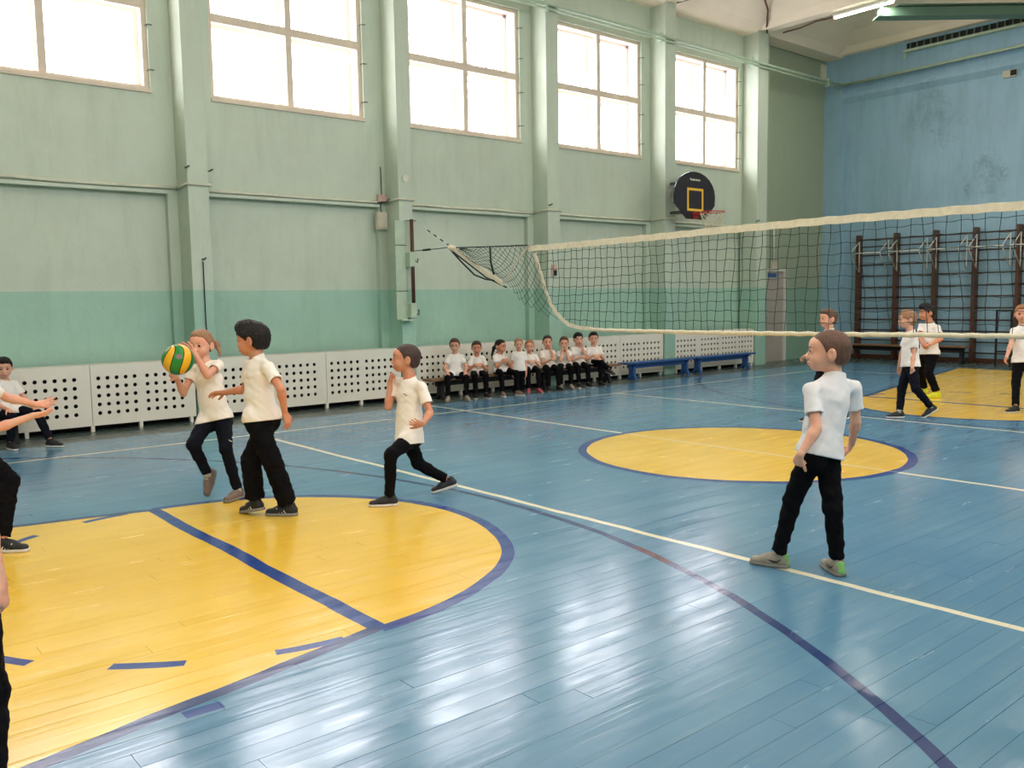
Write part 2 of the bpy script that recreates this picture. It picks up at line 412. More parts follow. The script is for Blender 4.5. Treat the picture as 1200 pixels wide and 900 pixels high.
def window(n, x0, x1, yin, sgn, mull=.5):
    """sgn=+1: outside is +Y"""
    z0, z1, zt = 4.2, 6.36, 5.26
    f = lambda d: yin+sgn*d
    def bx(mb, xa, xb, ya, yb, za, zb): mb.box((xa, min(ya, yb), za), (xb, max(ya, yb), zb))
    m = MB(); t = .06; ya, yb = f(.05), f(.11)
    bx(m, x0, x0+t, ya, yb, z0, z1); bx(m, x1-t, x1, ya, yb, z0, z1); bx(m, x0+t, x1-t, ya, yb, z0, z0+t); bx(m, x0+t, x1-t, ya, yb, z1-t, z1)
    w = m.out('window_%d' % n, 'frame'); struct(w, None)
    w['label'] = 'high four-pane window, cream frame, number %d from the near end' % n; w['category'] = 'window'
    xm = x0+(x1-x0)*mull
    m = MB(); bx(m, x0+t, x1-t, f(.045), f(.115), zt-.055, zt+.055); m.out('transom', 'frame', w)
    m = MB(); bx(m, xm-.045, xm+.045, f(.042), f(.112), z0+t, zt-.055); m.out('mullion', 'frame', w)
    m = MB(); bx(m, xm-.045, xm+.045, f(.042), f(.112), zt+.055, z1-t); m.out('mullion', 'frame', w)
    m = MB(); bx(m, x0-.01, x1+.01, f(-.03), f(.05), z0-.035, z0+.012); m.out('sill', 'frame', w)
    # outer sash of the double window, set back in the reveal
    m = MB(); ya, yb = f(.34), f(.39)
    bx(m, x0, x0+.07, ya, yb, z0, z1); bx(m, x1-.07, x1, ya, yb, z0, z1); bx(m, x0, x1, ya, yb, z0, z0+.06); bx(m, x0, x1, ya, yb, z1-.06, z1)
    bx(m, x0, x1, f(.345), f(.385), zt-.04, zt+.04); bx(m, xm-.04, xm+.04, f(.343), f(.383), z0+.06, z1-.06)
    m.out('outer_sash', 'frame', w)
    m = MB(); bx(m, x1-.008, x1-.001, f(.12), f(.5), z0, z1); bx(m, x0+.001, x0+.008, f(.12), f(.5), z0, z1)
    bx(m, x0, x1, f(.12), f(.5), z0-.0, z0+.007); bx(m, x0, x1, f(.12), f(.5), z1-.007, z1); m.out('reveal_lining', 'reveal', w)
    for xa, xb in ((x0+t, xm-.045), (xm+.045, x1-t)):
        for za, zb in ((z0+t, zt-.055), (zt+.055, z1-t)):
            m = MB(); yy = f(.08); v = [m.bm.verts.new(p) for p in ((xa, yy, za), (xb, yy, za), (xb, yy, zb), (xa, yy, zb))]; m.bm.faces.new(v)
            m.out('pane', 'glass', w)
    for zz in (z0+.25, z0+.8, zt+.3, zt+.8):
        MB().tube([(x1-.01, f(.05), zz), (x1-.01, f(-.02), zz), (x1+.05, f(-.025), zz)], .007, 5).out('hook', 'steel', w)
    return w
for i, (a, b) in enumerate(WINX): window(i+1, a, b, 2.0, 1, mull=(.5 if i != 1 else .47))

# far (blue) wall, right wall (with its own windows behind the camera), back wall
wf = MB().box((12.6, -11.5, 0), (13.0, 2.1, 7.7)).box((12.5, 1.62, 0), (12.62, 2.11, 7.7)).out('wall_far', 'wall_blue')
struct(wf, 'blue plaster end wall with water stains', 'wall')
MB().box((12.48, -11.1, 6.42), (12.62, 1.62, 7.7)).out('beam', 'wall_blue', wf)
MB().prism([(12.62, 5.98), (12.60, 5.98), (12.5, 6.1), (12.5, 6.2), (12.62, 6.2)], 1, -11.1, 1.62).out('cornice', 'wall_blue', wf)
MB().box((12.57, -11.1, 0), (12.6, 1.6, .1)).out('skirting', 'brown', wf)
wr = MB(); wx = [(-10.2+3.1*k-1.1, -10.2+3.1*k+1.2) for k in range(6)]
wr.box((XR[0], -11.6, 0), (XR[1], -11.1, 4.2)).box((XR[0], -11.6, 6.36), (XR[1], -11.1, 7.7))
xs = [XR[0]]+[v for w in wx for v in w]+[XR[1]]
for i in range(0, len(xs), 2): wr.box((xs[i], -11.6, 4.2), (xs[i+1], -11.1, 6.36))
struct(wr.out('wall_right', 'wall_green'), 'green plaster wall opposite the seated row', 'wall')
for i, (a, b) in enumerate(wx): window(7+i, a, b, -11.1, -1)
struct(MB().box((-13.0, -11.6, 0), (-12.6, 2.5, 7.7)).out('wall_back', 'wall_green'), 'green plaster end wall behind the photographer', 'wall')

# ceiling: slab, ribs with flared sides, edge beam
ce = struct(MB().box((-13, -11.6, 7.52), (13, 2.5, 7.75)).out('ceiling', 'ceil'), 'cream concrete ceiling with deep ribs', 'ceiling')
ribx = [(a+b)/2 for a, b in PIL]+[12.45]
for xr in ribx:
    MB().prism([(xr-.13, 7.06), (xr+.13, 7.06), (xr+.2, 7.2), (xr+.55, 7.42), (xr+.9, 7.53), (xr-.9, 7.53), (xr-.55, 7.42), (xr-.2, 7.2)], 1, -11.1, 2.0).out('rib', 'ceil', ce)
MB().prism([(2.05, 7.02), (1.66, 7.03), (1.5, 7.16), (1.1, 7.4), (.7, 7.53), (2.05, 7.53)], 0, -12.6, 12.6).out('edge_beam', 'ceil', ce)
MB().prism([(-11.15, 7.02), (-10.75, 7.03), (-10.5, 7.16), (-10.2, 7.4), (-9.8, 7.53), (-11.15, 7.53)], 0, -12.6, 12.6).out('edge_beam', 'ceil', ce)

# ceiling lamps
def lamp(x, y, lab):
    r = empty('ceiling_lamp', (x, y, 7.0))
    MB().box((-.045, -.62, .0), (.045, .62, .05)).out('housing', 'whitepaint', r)
    MB().tube([(0, -.6, -.022), (0, .6, -.022)], .018, 10).out('tube', 'tube', r)
    MB().tube([(0, -.4, .05), (0, -.4, .12)], .01, 6).out('hanger', 'steel', r); MB().tube([(0, .4, .05), (0, .4, .12)], .01, 6).out('hanger', 'steel', r)
    tag(r, lab, 'lamp')
    l = area('lamp_light', (x, y, 6.94), (0, 0, 0), .06, 1.2, 26, (1, .94, .86)); l.parent = r; l.location = (0, 0, -.06)
    return r
lamp(9.42, -.52, 'lit fluorescent tube lamp under the cream ceiling rib near the far corner')
for x in (-9.0, -2.93, 3.2, 9.3):
    for y in (-4.6, -8.6): lamp(x, y, 'tube lamp under the ceiling, %s, %s' % (('back', 'centre', 'far centre', 'far end')[(-9., -2.93, 3.2, 9.3).index(x)], 'middle row' if y > -5 else 'row by the right wall'))

# green steel girder, ventilation grille, pipes, ceiling cable
t = empty('steel_girder', (10.9, -2.2, 6.75))
t2 = MB().bar((-1.4, 1.4, .12), (1.3, -1.0, .08), .18, .16).out('girder_web', 'greensteel', t)
MB().bar((-1.45, 1.44, .03), (1.3, -1.0, -.01), .30, .02).out('flange', 'greensteel', t); MB().bar((-1.2, 1.2, .22), (1.3, -1.0, .18), .30, .02).out('flange', 'greensteel', t)
tag(t, 'green painted steel girder slung diagonally under the ceiling', 'girder')
t = empty('ventilation_grille', (12.45, -2.2, 6.8))
MB().box((.0, -2.6, .06), (.03, 2.3, .2)).out('backing', 'black', t)
for k in range(33): MB().box((-.03, -2.6+k*.15, .05), (.0, -2.575+k*.15, .2)).out('bar', 'greensteel', t)
MB().box((-.12, -2.62, .0), (.0, 2.32, .05)).out('channel', 'pipe', t); MB().box((-.03, 2.3, -.12), (.0, 2.34, .04)).out('bracket', 'pipe', t)
tag(t, 'long dark ventilation grille with green frame at the top of the blue wall', 'vent')
t = empty('heating_pipe', (0, 1.58, 6.4))
MB().tube([(-12.4, 0, 0), (-4, 0, .0), (3, 0, 0), (9.3, 0, -.02), (12.36, 0, -.02)], .032, 8).out('pipe', 'pipe', t)
MB().tube([(-12.4, -.0, -.09), (-4, -.0, -.08), (3, 0, -.08), (9.3, 0, -.09), (12.36, 0, -.1)], .02, 8).out('pipe', 'pipe', t)
for k in range(9): MB().box((-11.5+k*2.9, -.03, -.13), (-11.45+k*2.9, .05, .05)).out('bracket', 'pipe', t)
tag(t, 'pale green heating pipe pair running along the window wall above the windows', 'pipe')
t = empty('heating_pipe', (12.38, 1.58, 6.4))
MB().tube([(0, 0, -.02), (0, -4, .02), (0, -12.4, .1)], .032, 8).out('pipe', 'pipe', t)
tag(t, 'pale green pipe running along the top of the blue wall', 'pipe')
def cable(pts, r, lab, m='brown', name='cable'):
    o = MB().tube(pts, r, 6).out(name, m, loc=pts[0]); tag(o, lab, 'cable'); return o
cable([(6.35, 1.55, 7.06), (6.9, .6, 7.2), (8.0, .8, 7.42), (8.8, 1.2, 7.3), (9.2, 1.5, 7.08), (9.3, 1.55, 7.02)], .02, 'brown cable sagging along the cream edge of the ceiling')
cable([(9.5, 1.3, 7.0), (9.5, .9, 7.0), (9.45, .5, 7.03), (9.42, .1, 7.0)], .016, 'short brown cable leading to the lit tube lamp')

# ------------------------------------------------------------------ radiator covers
def perforated(x0, x1, groups, parent, y=1.66):
    """board with real round holes: z rows .22-.64"""
    b = MB(); bm = b.bm; p = .105; r = .0245; z0, z1 = .08, .79
    rows = [.22+p*k for k in range(5)]
    cols = [g0+p*k for g0, n in groups for k in range(n)]
    n = 12
    yb = y+.012
    zlo, zhi = rows[0]-p/2, rows[-1]+p/2
    def quad(xa, xb, za, zb):
        v = [bm.verts.new(q) for q in ((xa, y, za), (xb, y, za), (xb, y, zb), (xa, y, zb))]; bm.faces.new(v)
    quad(x0, x1, z0, zlo); quad(x0, x1, zhi, z1)
    xc = x0
    for c in cols:
        if c-p/2 > xc+1e-4: quad(xc, c-p/2, zlo, zhi)
        xc = c+p/2
        for z in rows:
            ring = [bm.verts.new((c+r*math.cos(2*PI*(k+.5)/n), y, z+r*math.sin(2*PI*(k+.5)/n))) for k in range(n)]
            back = [bm.verts.new((v.co.x, yb, v.co.z)) for v in ring]
            for k in range(n): bm.faces.new((ring[k], ring[(k+1) % n], back[(k+1) % n], back[k]))
            cs = [bm.verts.new((c+sx*p/2, y, z+sz*p/2)) for sx, sz in ((1, 1), (-1, 1), (-1, -1), (1, -1))]
            for q in range(4):
                i0 = q*3+1 - 1; 
                seg = [ring[(q*3+j) % n] for j in range(0, 3)]
                bm.faces.new([cs[q]]+[ring[(q*3+2) % n], ring[(q*3+1) % n], ring[(q*3) % n]])
                bm.faces.new([cs[q], cs[(q+1) % 4], ring[(q*3+3) % n], ring[(q*3+2) % n]][::-1])
    if x1 > xc: quad(xc, x1, zlo, zhi)
    # edges give it thickness
    for lo, hi in (((x0, y, z1), (x1, y+.3, z1+.012)), ((x0, y, z0-.008), (x1, y+.02, z0)), ((x0, y+.001, z0), (x0+.012, y+.02, z1)), ((x1-.012, y+.001, z0), (x1, y+.02, z1))): b.box(lo, hi)
    o = b.out('perforated_panel', 'radcover', parent)
    return o
bays = [(PIL[i][1], PIL[i+1][0]) for i in range(1, 7)]
for bi, (a, b) in enumerate(bays):
    t = empty('radiator_cover', ((a+b)/2, 1.66, 0)); ox = (a+b)/2
    L = b-a; s = (a-ox)
    A = s+.02; Bx = s+L*.555; E_ = s+L-.02
    # local coordinates: shift y so that root sits on the floor line
    o1 = perforated(A, Bx-.003, [(A+.12, 6), (A+.95, 6)] if Bx-A > 1.6 else [(A+.10, 6), (A+.86, 6)], t, y=0)
    o2 = perforated(Bx+.003, E_, [(Bx+.09, 5), (Bx+.66, 5)], t, y=0)
    for fx in (A+.06, A+.85, Bx, Bx+.56, E_-.06): MB().box((fx-.02, .0, 0), (fx+.02, .05, .075)).out('foot', 'radcover', t)
    for k in range(12):
        xx = s+.15+k*(L-.3)/11; MB().box((xx-.09, .10, .12), (xx+.07, .24, .68), bev=.02).out('radiator_fin', 'dark_void', t)
    MB().box((A, .26, .0), (E_, .29, .76)).out('back_board', 'dark_void', t)
    names = ['far left edge of the photo', 'behind the sitting boy at the left edge', 'behind the girl with the ball', 'left part of the seated row', 'right part of the seated row and blue bench', 'between last two pilasters, behind blue benches']
    tag(t, 'white perforated radiator cover, %s' % names[bi], 'radiator cover', 'radiator covers along the window wall')

# ------------------------------------------------------------------ door, switches, boxes on the window wall
d = MB().box((9.99, 2.1, -.02), (10.87, 2.15, 2.06)).out('door_1', 'doorp'); struct(d, 'pinkish grey door in the green wall corner', 'door')
m = MB(); m.box((9.93, 2.06, 0), (9.99, 2.16, 2.12)).box((10.87, 2.06, 0), (10.94, 2.16, 2.12)).box((9.99, 2.06, 2.06), (10.87, 2.16, 2.12)); m.out('door_frame', 'whitepaint', d)
MB().box((10.24, 2.085, 1.93), (10.56, 2.1, 2.02)).out('door_plaque', 'bluesign', d)
MB().tube([(10.06, 2.1, 1.0), (10.06, 2.05, 1.0), (10.16, 2.045, 1.0)], .012, 6).out('handle', 'steel', d)
MB().box((10.05, 2.094, .12), (10.82, 2.101, .85)).out('door_panel', 'doorp', d); MB().box((10.05, 2.094, 1.0), (10.82, 2.101, 1.88)).out('door_panel', 'doorp', d)
def small(name, lab, cat, parts, loc):
    t = empty(name, loc)
    for nm, lo, hi, mm in parts: MB().box(lo, hi, bev=.003).out(nm, mm, t)
    tag(t, lab, cat); return t
t = small('junction_box', 'grey electrical box hanging by a cable beside the net pilaster', 'box', [('casing', (-.09, 0, -.13), (.09, .07, .13), 'dirtcream'), ('lid', (-.075, -.012, -.11), (.075, 0, .11), 'dirtcream')], (-.03, 1.93, 2.72))
MB().tube([(0, .03, .13), (-.02, .02, .22), (.01, .02, .3), (0, .02, .8)], .008, 5).out('cord', 'black', t)
t = small('cable_junction', 'small pinkish cable junction with black wires beside the net pilaster', 'box', [('casing', (-.07, 0, -.05), (.07, .06, .05), 'pinkbox')], (-.02, 1.93, 3.06))
MB().tube([(-.1, -.02, -.08), (.05, -.04, -.06), (.14, -.05, .04), (.12, -.1, .1)], .01, 5).out('wire', 'black', t)
t = small('wall_switch', 'pink switch plate with black knob on the third pilaster behind the net', 'switch', [('plate', (-.05, 0, -.09), (.05, .03, .09), 'pinkbox')], (3.17, 1.585, 2.0))
MB().box((-.02, -.03, -.09), (.025, 0, .0)).out('knob', 'black', t)
o = MB().tube([(.19, 1.618, 3.33), (.19, 1.606, 3.33)], .055, 20).out('round_sticker', 'conduit', loc=(.19, 1.62, 3.33)); tag(o, 'round cream sticker high on the net pilaster', 'sticker')
t = small('junction_box', 'small box at the foot of a thin white pipe above the door', 'box', [('casing', (-.12, 0, -.08), (.12, .06, .08), 'dirtcream')], (10.4, 2.03, 2.2))
MB().tube([(0, .03, .08), (0, .03, .85)], .02, 6).out('riser', 'whitepaint', t)
t = small('alarm_box', 'small white box with a black face high on the blue wall', 'box', [('casing', (0, -.15, -.07), (.06, .12, .07), 'dirtcream'), ('black_face', (-.01, -.15, -.05), (0, -.03, .06), 'black')], (12.54, -2.0, 5.95))
o = MB().box((12.3, 2.05, 6.55), (12.48, 2.1, 6.95)).out('plaster_patch', 'conduit', wall_left)
o = MB().tube([(-2.92, 1.6, 2.05), (-2.92, 1.6, 1.3), (-2.91, 1.6, .85)], .008, 5).out('wall_wire', 'cord', loc=(-2.92, 1.6, 2.05)); tag(o, 'thin dark wire hanging down the pilaster behind the girl with the ball', 'wire')
for k, (x, z) in enumerate(((-2.92, 2.08), (-3.08, 3.22), (-2.78, 3.2), (3.08, 3.1), (9.08, 3.1))):
    MB().tube([(x, 1.63, z), (x, 1.57, z), (x+.03, 1.56, z+.02)], .012, 5).out('hook', 'steel', wall_left)

# ------------------------------------------------------------------ net post fittings on the pilaster
t = empty('net_bracket', (.12, 1.6, 1.24))
MB().box((-.16, -.02, .0), (.02, .02, 1.46)).out('plate', 'pipe', t)
MB().box((-.16, -.16, -.02), (.1, .02, .0)).out('shelf', 'pipe', t)
MB().tube([(.085, -.1, .23), (.085, -.1, 1.48)], .028, 10).out('tube', 'brown', t)
MB().box((.02, -.13, .78), (.12, .0, 1.0), bev=.01).out('collar', 'pipe', t); MB().box((.02, -.13, .02), (.12, .0, .24), bev=.01).out('collar', 'pipe', t)
MB().tube([(.12, -.1, .88), (.16, -.12, .84), (.17, -.12, .9)], .012, 6).out('hook', 'steel', t); MB().tube([(.12, -.1, .08), (.16, -.12, .06), (.16, -.12, .14)], .012, 6).out('hook', 'steel', t)
MB().bar((.0, -.06, 1.46), (.16, -.1, 1.46), .03, .012).out('lug', 'steel', t); MB().bar((-.16, -.02, 1.1), (.03, -.02, 1.1), .012, .012).out('strap', 'steel', t); MB().bar((-.16, -.02, .42), (.03, -.02, .42), .012, .012).out('strap', 'steel', t)
tag(t, 'pale green steel net bracket with dark brown tube bolted to the pilaster', 'bracket')

# ------------------------------------------------------------------ volleyball net
net = empty('volleyball_net', (0, -1.4, 0)); oy = -1.4
def nt_(mb, name, m):
    return mb.out(name, m, net, loc=(0, oy, 0))
Y1 = -9.9
ztop = lambda y: 2.165+.012*math.sin(y*.9)
zbot = lambda y: (1.155+.012*math.sin(y*.7+1)) if y < -2.5 else 1.155+(max(0, y+2.5)/.7)**2*.12
xsw = lambda y, z: .05*math.sin(y*1.1+z*2)*(2.2-z)*.6+.008*math.sin(y*5)
def ribbon(mb, pts, hw, th=.008, up=(0, 0, 1)):
    vs = []
    for i, p in enumerate(pts):
        a = Vector(pts[max(i-1, 0)]); b = Vector(pts[min(i+1, len(pts)-1)]); d = (b-a).normalized()
        n = Vector((1, 0, 0)); u = n.cross(d).normalized(); p = Vector(p)
        vs.append([mb.bm.verts.new(p+u*sx*hw+n*sy*th/2) for sx, sy in ((-1, -1), (1, -1), (1, 1), (-1, 1))])
    for A, B in zip(vs[:-1], vs[1:]):
        for k in range(4): mb.bm.faces.new((A[k], A[(k+1) % 4], B[(k+1) % 4], B[k]))
    mb.bm.faces.new(vs[0][::-1]); mb.bm.faces.new(vs[-1])
    return mb
ys = np.linspace(-1.38, Y1, 90)
nt_(ribbon(MB(), [(xsw(y, 2.15)+.004*math.sin(y*40), y, ztop(y)-.03+.004*math.sin(y*23)) for y in ys], .034, .014), 'top_tape', 'cream_tape')
ys2 = np.linspace(-2.45, Y1, 90)
nt_(MB().tube([(xsw(y, 1.15), y, zbot(y)+.004*math.sin(y*31)) for y in ys2], .021, 7), 'bottom_tape', 'cream_tape')
side = [(-1.50, 2.06), (-1.55, 1.93), (-1.60, 1.80), (-1.65, 1.66), (-1.70, 1.54), (-1.76, 1.44), (-1.84, 1.35), (-1.94, 1.27), (-2.06, 1.20), (-2.25, 1.165), (-2.5, 1.155)]
nt_(ribbon(MB(), [(xsw(y, z), y, z) for y, z in side], .022, .01), 'side_tape', 'cream_tape')
def side_y(z):
    zz = [s_[1] for s_ in side][::-1]; yy = [s_[0] for s_ in side][::-1]
    return float(np.interp(z, zz, yy))
cords = MB()
for k in range(1, 84):
    y = -1.42-.1*k
    if y < Y1: break
    zb = zbot(y) if y < -2.06 else float(np.interp(-y, [-s_[0] for s_ in side], [s_[1] for s_ in side]))
    n = 9; pts = []
    for j in range(n):
        z = zb+(ztop(y)-.05-zb)*j/(n-1)
        pts.append((xsw(y, z), y+.012*math.sin(z*9+k*1.7)+.05*(2.15-z)*math.sin(k*.23), z))
    cords.tube(pts, .0034, 3, caps=False)
for j in range(1, 10):
    z = 1.15+.1*j; y0 = side_y(z)
    pts = []
    for q in range(150):
        y = y0+(Y1-y0)*q/149
        pts.append((xsw(y, z), y, z+.01*math.sin(y*3+j)+.006*math.sin(y*31.4)))
    cords.tube(pts, .0034, 3, caps=False)
o = nt_(cords, 'net_mesh', 'cord'); o['kind'] = 'stuff'; o['label'] = 'dark green square mesh of the net'
# slack, bunched end of the net: diamond mesh
A_, B_, C_, D_ = (.05, 2.19), (-.86, 1.73), (-1.86, 1.26), (-1.47, 2.13)
def fold(u, v):
    # u along top (A->D) , v from top edge to lower edge
    top = (A_[0]+(D_[0]-A_[0])*u, 2.2-.03*u)
    s1 = u*1.6
    if s1 < .75: q = s1/.75; low = (A_[0]+(B_[0]-A_[0])*q, A_[1]+(B_[1]-A_[1])*q)
    else: q = (s1-.75)/.85; low = (B_[0]+(C_[0]-B_[0])*q, B_[1]+(C_[1]-B_[1])*q-.05*math.sin(q*PI))
    y = top[0]+(low[0]-top[0])*v; z = top[1]+(low[1]-top[1])*v
    return (.05*math.sin(u*9+v*4)*v, y+.015*math.sin(v*14+u*9), z+.012*math.sin(u*25))
cords = MB(); NU, NV = 15, 7
for s0 in range(-NV, NU+1):
    for sg in (1, -1):
        pts = []
        for j in range(NV*2+1):
            u = (s0+(j/2 if sg == 1 else NV-j/2))/NU
            if 0 <= u <= 1: pts.append(fold(u, j/(NV*2)))
        if len(pts) > 2: cords.tube(pts, .003, 3, caps=False)
o = nt_(cords, 'slack_mesh', 'cord'); o['kind'] = 'stuff'; o['label'] = 'bunched diamond mesh at the slack end of the net'
nt_(ribbon(MB(), [(0, .23, 2.235), (0, -.1, 2.07), (0, -.45, 1.90), (0, -.88, 1.705)], .026, .02), 'end_tape', 'cream_tape')
nt_(MB().tube([(0.02, .2, 2.16), (0.02, -.15, 1.98), (.02, -.5, 1.80), (.02, -.92, 1.66)], .010, 6), 'edge_cord', 'black')
nt_(MB().tube([(0, .25, 2.2), (0, 0, 2.02), (0, -.28, 1.84), (0, -.52, 1.775), (0, -.72, 1.755)], .012, 6), 'hanging_strap', 'black')
nt_(MB().tube([(0, -.62, 2.19), (0, -.63, 2.0), (0, -.69, 1.83)], .013, 6), 'black_strap', 'black')
nt_(ribbon(MB(), [(-.02, -1.42, 2.17), (-.02, -1.2, 2.0), (-.02, -.9, 1.72)], .012, .006), 'grey_strap', 'dirtcream')
nt_(MB().tube([(0, .25, 2.225), (0, -.4, 2.2), (0, -1.4, 2.165)], .008, 6), 'head_rope', 'cord')
nt_(MB().tube([(0, .27, 2.235), (0, .2, 2.215), (0, .12, 2.2)], [.035, .045, .03], 8), 'knot', 'cream_tape')
# antenna: red-white rod lying slack
pts = [Vector((0, .87, 2.54)), Vector((0, .25, 2.245))]
for k in range(8):
    a, b = pts[0].lerp(pts[1], k/8), pts[0].lerp(pts[1], (k+1)/8)
    nt_(MB().tube([a, b], .0085, 6), 'antenna_band', 'black' if k % 2 else 'whitepaint')
cab = [(.19, 1.42, 2.25), (.15, 1.2, 2.245), (.05, .6, 2.235), (0, .27, 2.235)]
nt_(MB().tube(cab, .006, 5), 'steel_cable', 'black'); nt_(MB().tube([(.14, 1.12, 2.243), (.1, .88, 2.24)], .016, 6), 'turnbuckle', 'black')
nt_(MB().tube([(0, Y1, 2.15), (0, -10.05, 2.17)], .006, 5), 'steel_cable', 'black')
tag(net, 'cream-taped dark mesh volleyball net strung across the hall, slack at its left end', 'net')
t = empty('net_post', (0, -10.1, 0)); MB().tube([(0, 0, 0), (0, 0, 2.4)], .04, 12).out('pole', 'pipe', t); MB().tube([(0, 0, 0), (0, 0, .02)], .18, 20).out('base_plate', 'steel', t)
tag(t, 'steel net post by the right side of the court', 'post')

# ------------------------------------------------------------------ basketball backboard
t = empty('basketball_hoop', (6.42, 1.15, 2.98))
prof = []
wv, hh = .6, .9
prof = [(-.24, 0), (.3, 0), (.60, .28), (.61, .45)]
for k in range(1, 12):
    a = k/12*PI; prof.append((.61*math.cos(a)*1.0, .45+.44*math.sin(a)))
prof += [(-.61, .45), (-.60, .28)]
MB().prism([(x, z) for x, z in prof], 1, -.0, .03).out('backboard', 'bbblack', t)
m = MB(); X0, X1, Z0, Z1, w = -.24, .24, .15, .58, .045
m.box((X0, -.006, Z0), (X1, 0, Z0+w)).box((X0, -.006, Z1-w), (X1, 0, Z1)).box((X0, -.006, Z0+w), (X0+w, 0, Z1-w)).box((X1-w, -.006, Z0+w), (X1, 0, Z1-w)); m.out('target_frame', 'yellow', t)
m = MB(); 
for k, (a, h) in enumerate(((-.15, .045), (-.11, .03), (-.08, .03), (-.05, .035), (-.02, .03), (.02, .03), (.05, .035), (.09, .03), (.12, .03))):
    m.box((a, -.006, .72), (a+.022, 0, .72+h))
m.out('lettering', 'conduit', t)
ring = [(.0+.225*math.cos(a), -.4+.225*math.sin(a), .1) for a in np.linspace(0, 2*PI, 28, endpoint=False)]
MB().tube(ring, .011, 8, closed=True).out('rim', 'red', t)
m = MB(); m.box((-.06, -.16, .07), (.06, -.0, .1)).box((-.07, -.02, .0), (.07, 0, .13)); m.out('rim_bracket', 'red', t)
m = MB(); nn = 12
for k in range(nn):
    for sg in (1, -1):
        pts = []
        for j in range(7):
            f = j/6; a = 2*PI*(k+sg*j*.5)/nn; rr = .225*(1-f)+.12*f; pts.append((rr*math.cos(a), -.4+rr*math.sin(a), .1-.36*f))
        m.tube(pts, .005, 3, caps=False)
m.out('rim_net', 'cream_tape', t)
m = MB(); m.bar((-.2, .03, .15), (-.15, .48, .15), .04).bar((-.2, .03, .7), (-.15, .48, .7), .04).bar((.2, .03, .15), (-.05, .48, .15), .04).bar((.2, .03, .7), (-.05, .48, .7), .04); m.out('support_frame', 'steel', t)
tag(t, 'black fan-shaped basketball backboard with red rim high on the fourth pilaster', 'basketball hoop')

# ------------------------------------------------------------------ benches
def bench(x0, x1, y, zt, m, legs, lab, leg_m, w=.26, vertical=True, cat='bench', ax=0, grp=None):
    t = empty('bench', ((x0+x1)/2, y, 0)); L = x1-x0
    for k in range(2):
        ya = -w/2+k*(w/2+.004)
        MB().box((-L/2, ya, zt-.035), (L/2, ya+w/2-.006, zt), bev=.004).out('seat_board', m, t)
    for lx in legs:
        lx = -L/2+lx*L; b = MB()
        b.prism([(-.09*0-w/2+.02, 0), (-w/2+.07, 0), (-w/2+.10, .05), (w/2-.10, .05), (w/2-.07, 0), (w/2-.02, 0), (w/2-.07, .12), (w/2-.07, zt-.08), (w/2-.01, zt-.035), (-w/2+.01, zt-.035), (-w/2+.07, zt-.08), (-w/2+.07, .12)], 0, lx-.03, lx+.03)
        b.out('leg', leg_m, t)
    MB().box((-L/2+.15, -.02, zt-.12), (L/2-.15, .02, zt-.035)).out('rail', leg_m, t)
    if ax: t.rotation_euler = (0, 0, PI/2)
    tag(t, lab, cat, grp); return t
bench(.32, 2.35, 1.36, .33, 'benchwood', (.12, .88), 'low brown bench under the left half of the seated row', 'black')
bench(2.40, 4.45, 1.36, .33, 'benchwood', (.12, .88), 'low brown bench under the right half of the seated row, its end bare', 'black')
bench(4.62, 6.58, 1.36, .33, 'benchblue', (.13, .9), 'blue bench, the nearer of two in front of the radiator covers', 'benchblue')
bench(6.62, 8.55, 1.36, .33, 'benchblue', (.08, .9), 'blue bench, the farther of two, near the corner pilaster', 'benchblue')
bench(-7.2, -5.0, 1.36, .33, 'benchwood', (.1, .9), 'low brown bench under the boy at the left edge', 'black')
b_ = bench(-1.0, 1.0, 0, .36, 'benchwood', (.1, .9), 'brown bench in front of the wall bars, left side', 'black', ax=1); b_.location = (12.2, .55, 0)
b_ = bench(-.55, .55, 0, .38, 'benchwood', (.1, .9), 'short brown bench behind the boy with yellow shoes', 'black', ax=1); b_.location = (12.1, -1.0, 0)

# ------------------------------------------------------------------ wall bars and pull-up frames
UY = [1.12, .22, -.66, -1.50, -2.36, -3.24, -4.12, -5.0]
wb = empty('wall_bars', (12.5, -1.9, 0))
for y in UY: MB().box((-.13, y+1.9-.035, .03), (.06, y+1.9+.035, 2.88), bev=.006).out('upright', 'brown', wb)
rz = [.22, .45, .68, .92, 1.18, 1.43, 1.66, 1.92, 2.18, 2.40, 2.60]
for a, b in zip(UY[:-1], UY[1:]):
    for z in rz: MB().tube([(-.04, a+1.9-.03, z), (-.04, b+1.9+.03, z)], .017, 6).out('rung', 'rung', wb)
    MB().tube([(-.10, a+1.9-.03, 2.76), (-.10, b+1.9+.03, 2.76)], .019, 6).out('rung', 'rung', wb)
tag(wb, 'dark brown wooden wall bars fixed along the blue end wall', 'wall bars')
places = ['above the leftmost bay of wall bars', 'above the second bay of wall bars from the corner', 'above the third bay of wall bars from the corner', 'above the fourth bay of wall bars from the corner', 'above the fifth bay of wall bars, at the right edge', 'above the sixth bay of wall bars', 'above the last bay of wall bars']
for i, (a, b) in enumerate(zip(UY[:-1], UY[1:])):
    t = empty('pull_up_frame', (12.36, (a+b)/2, 2.7)); h = (a-b)/2
    for s_, yy in ((1, h-.06), (-1, -h+.14)):
        MB().tube([(0, yy, .02), (-.42, yy, -.26), (0, yy, -.68), (0, yy, .02)], .011, 6).out('bracket', 'whitepaint', t)
    MB().tube([(-.42, h-.03, -.26), (-.42, -h+.11, -.26)], .015, 8).out('grip_bar', 'whitepaint', t)
    tag(t, 'white hook-on pull-up frame %s' % places[i], 'pull-up bar', 'pull-up frames on the wall bars')
t = empty('equipment_stand', (11.9, -2.35, 0))
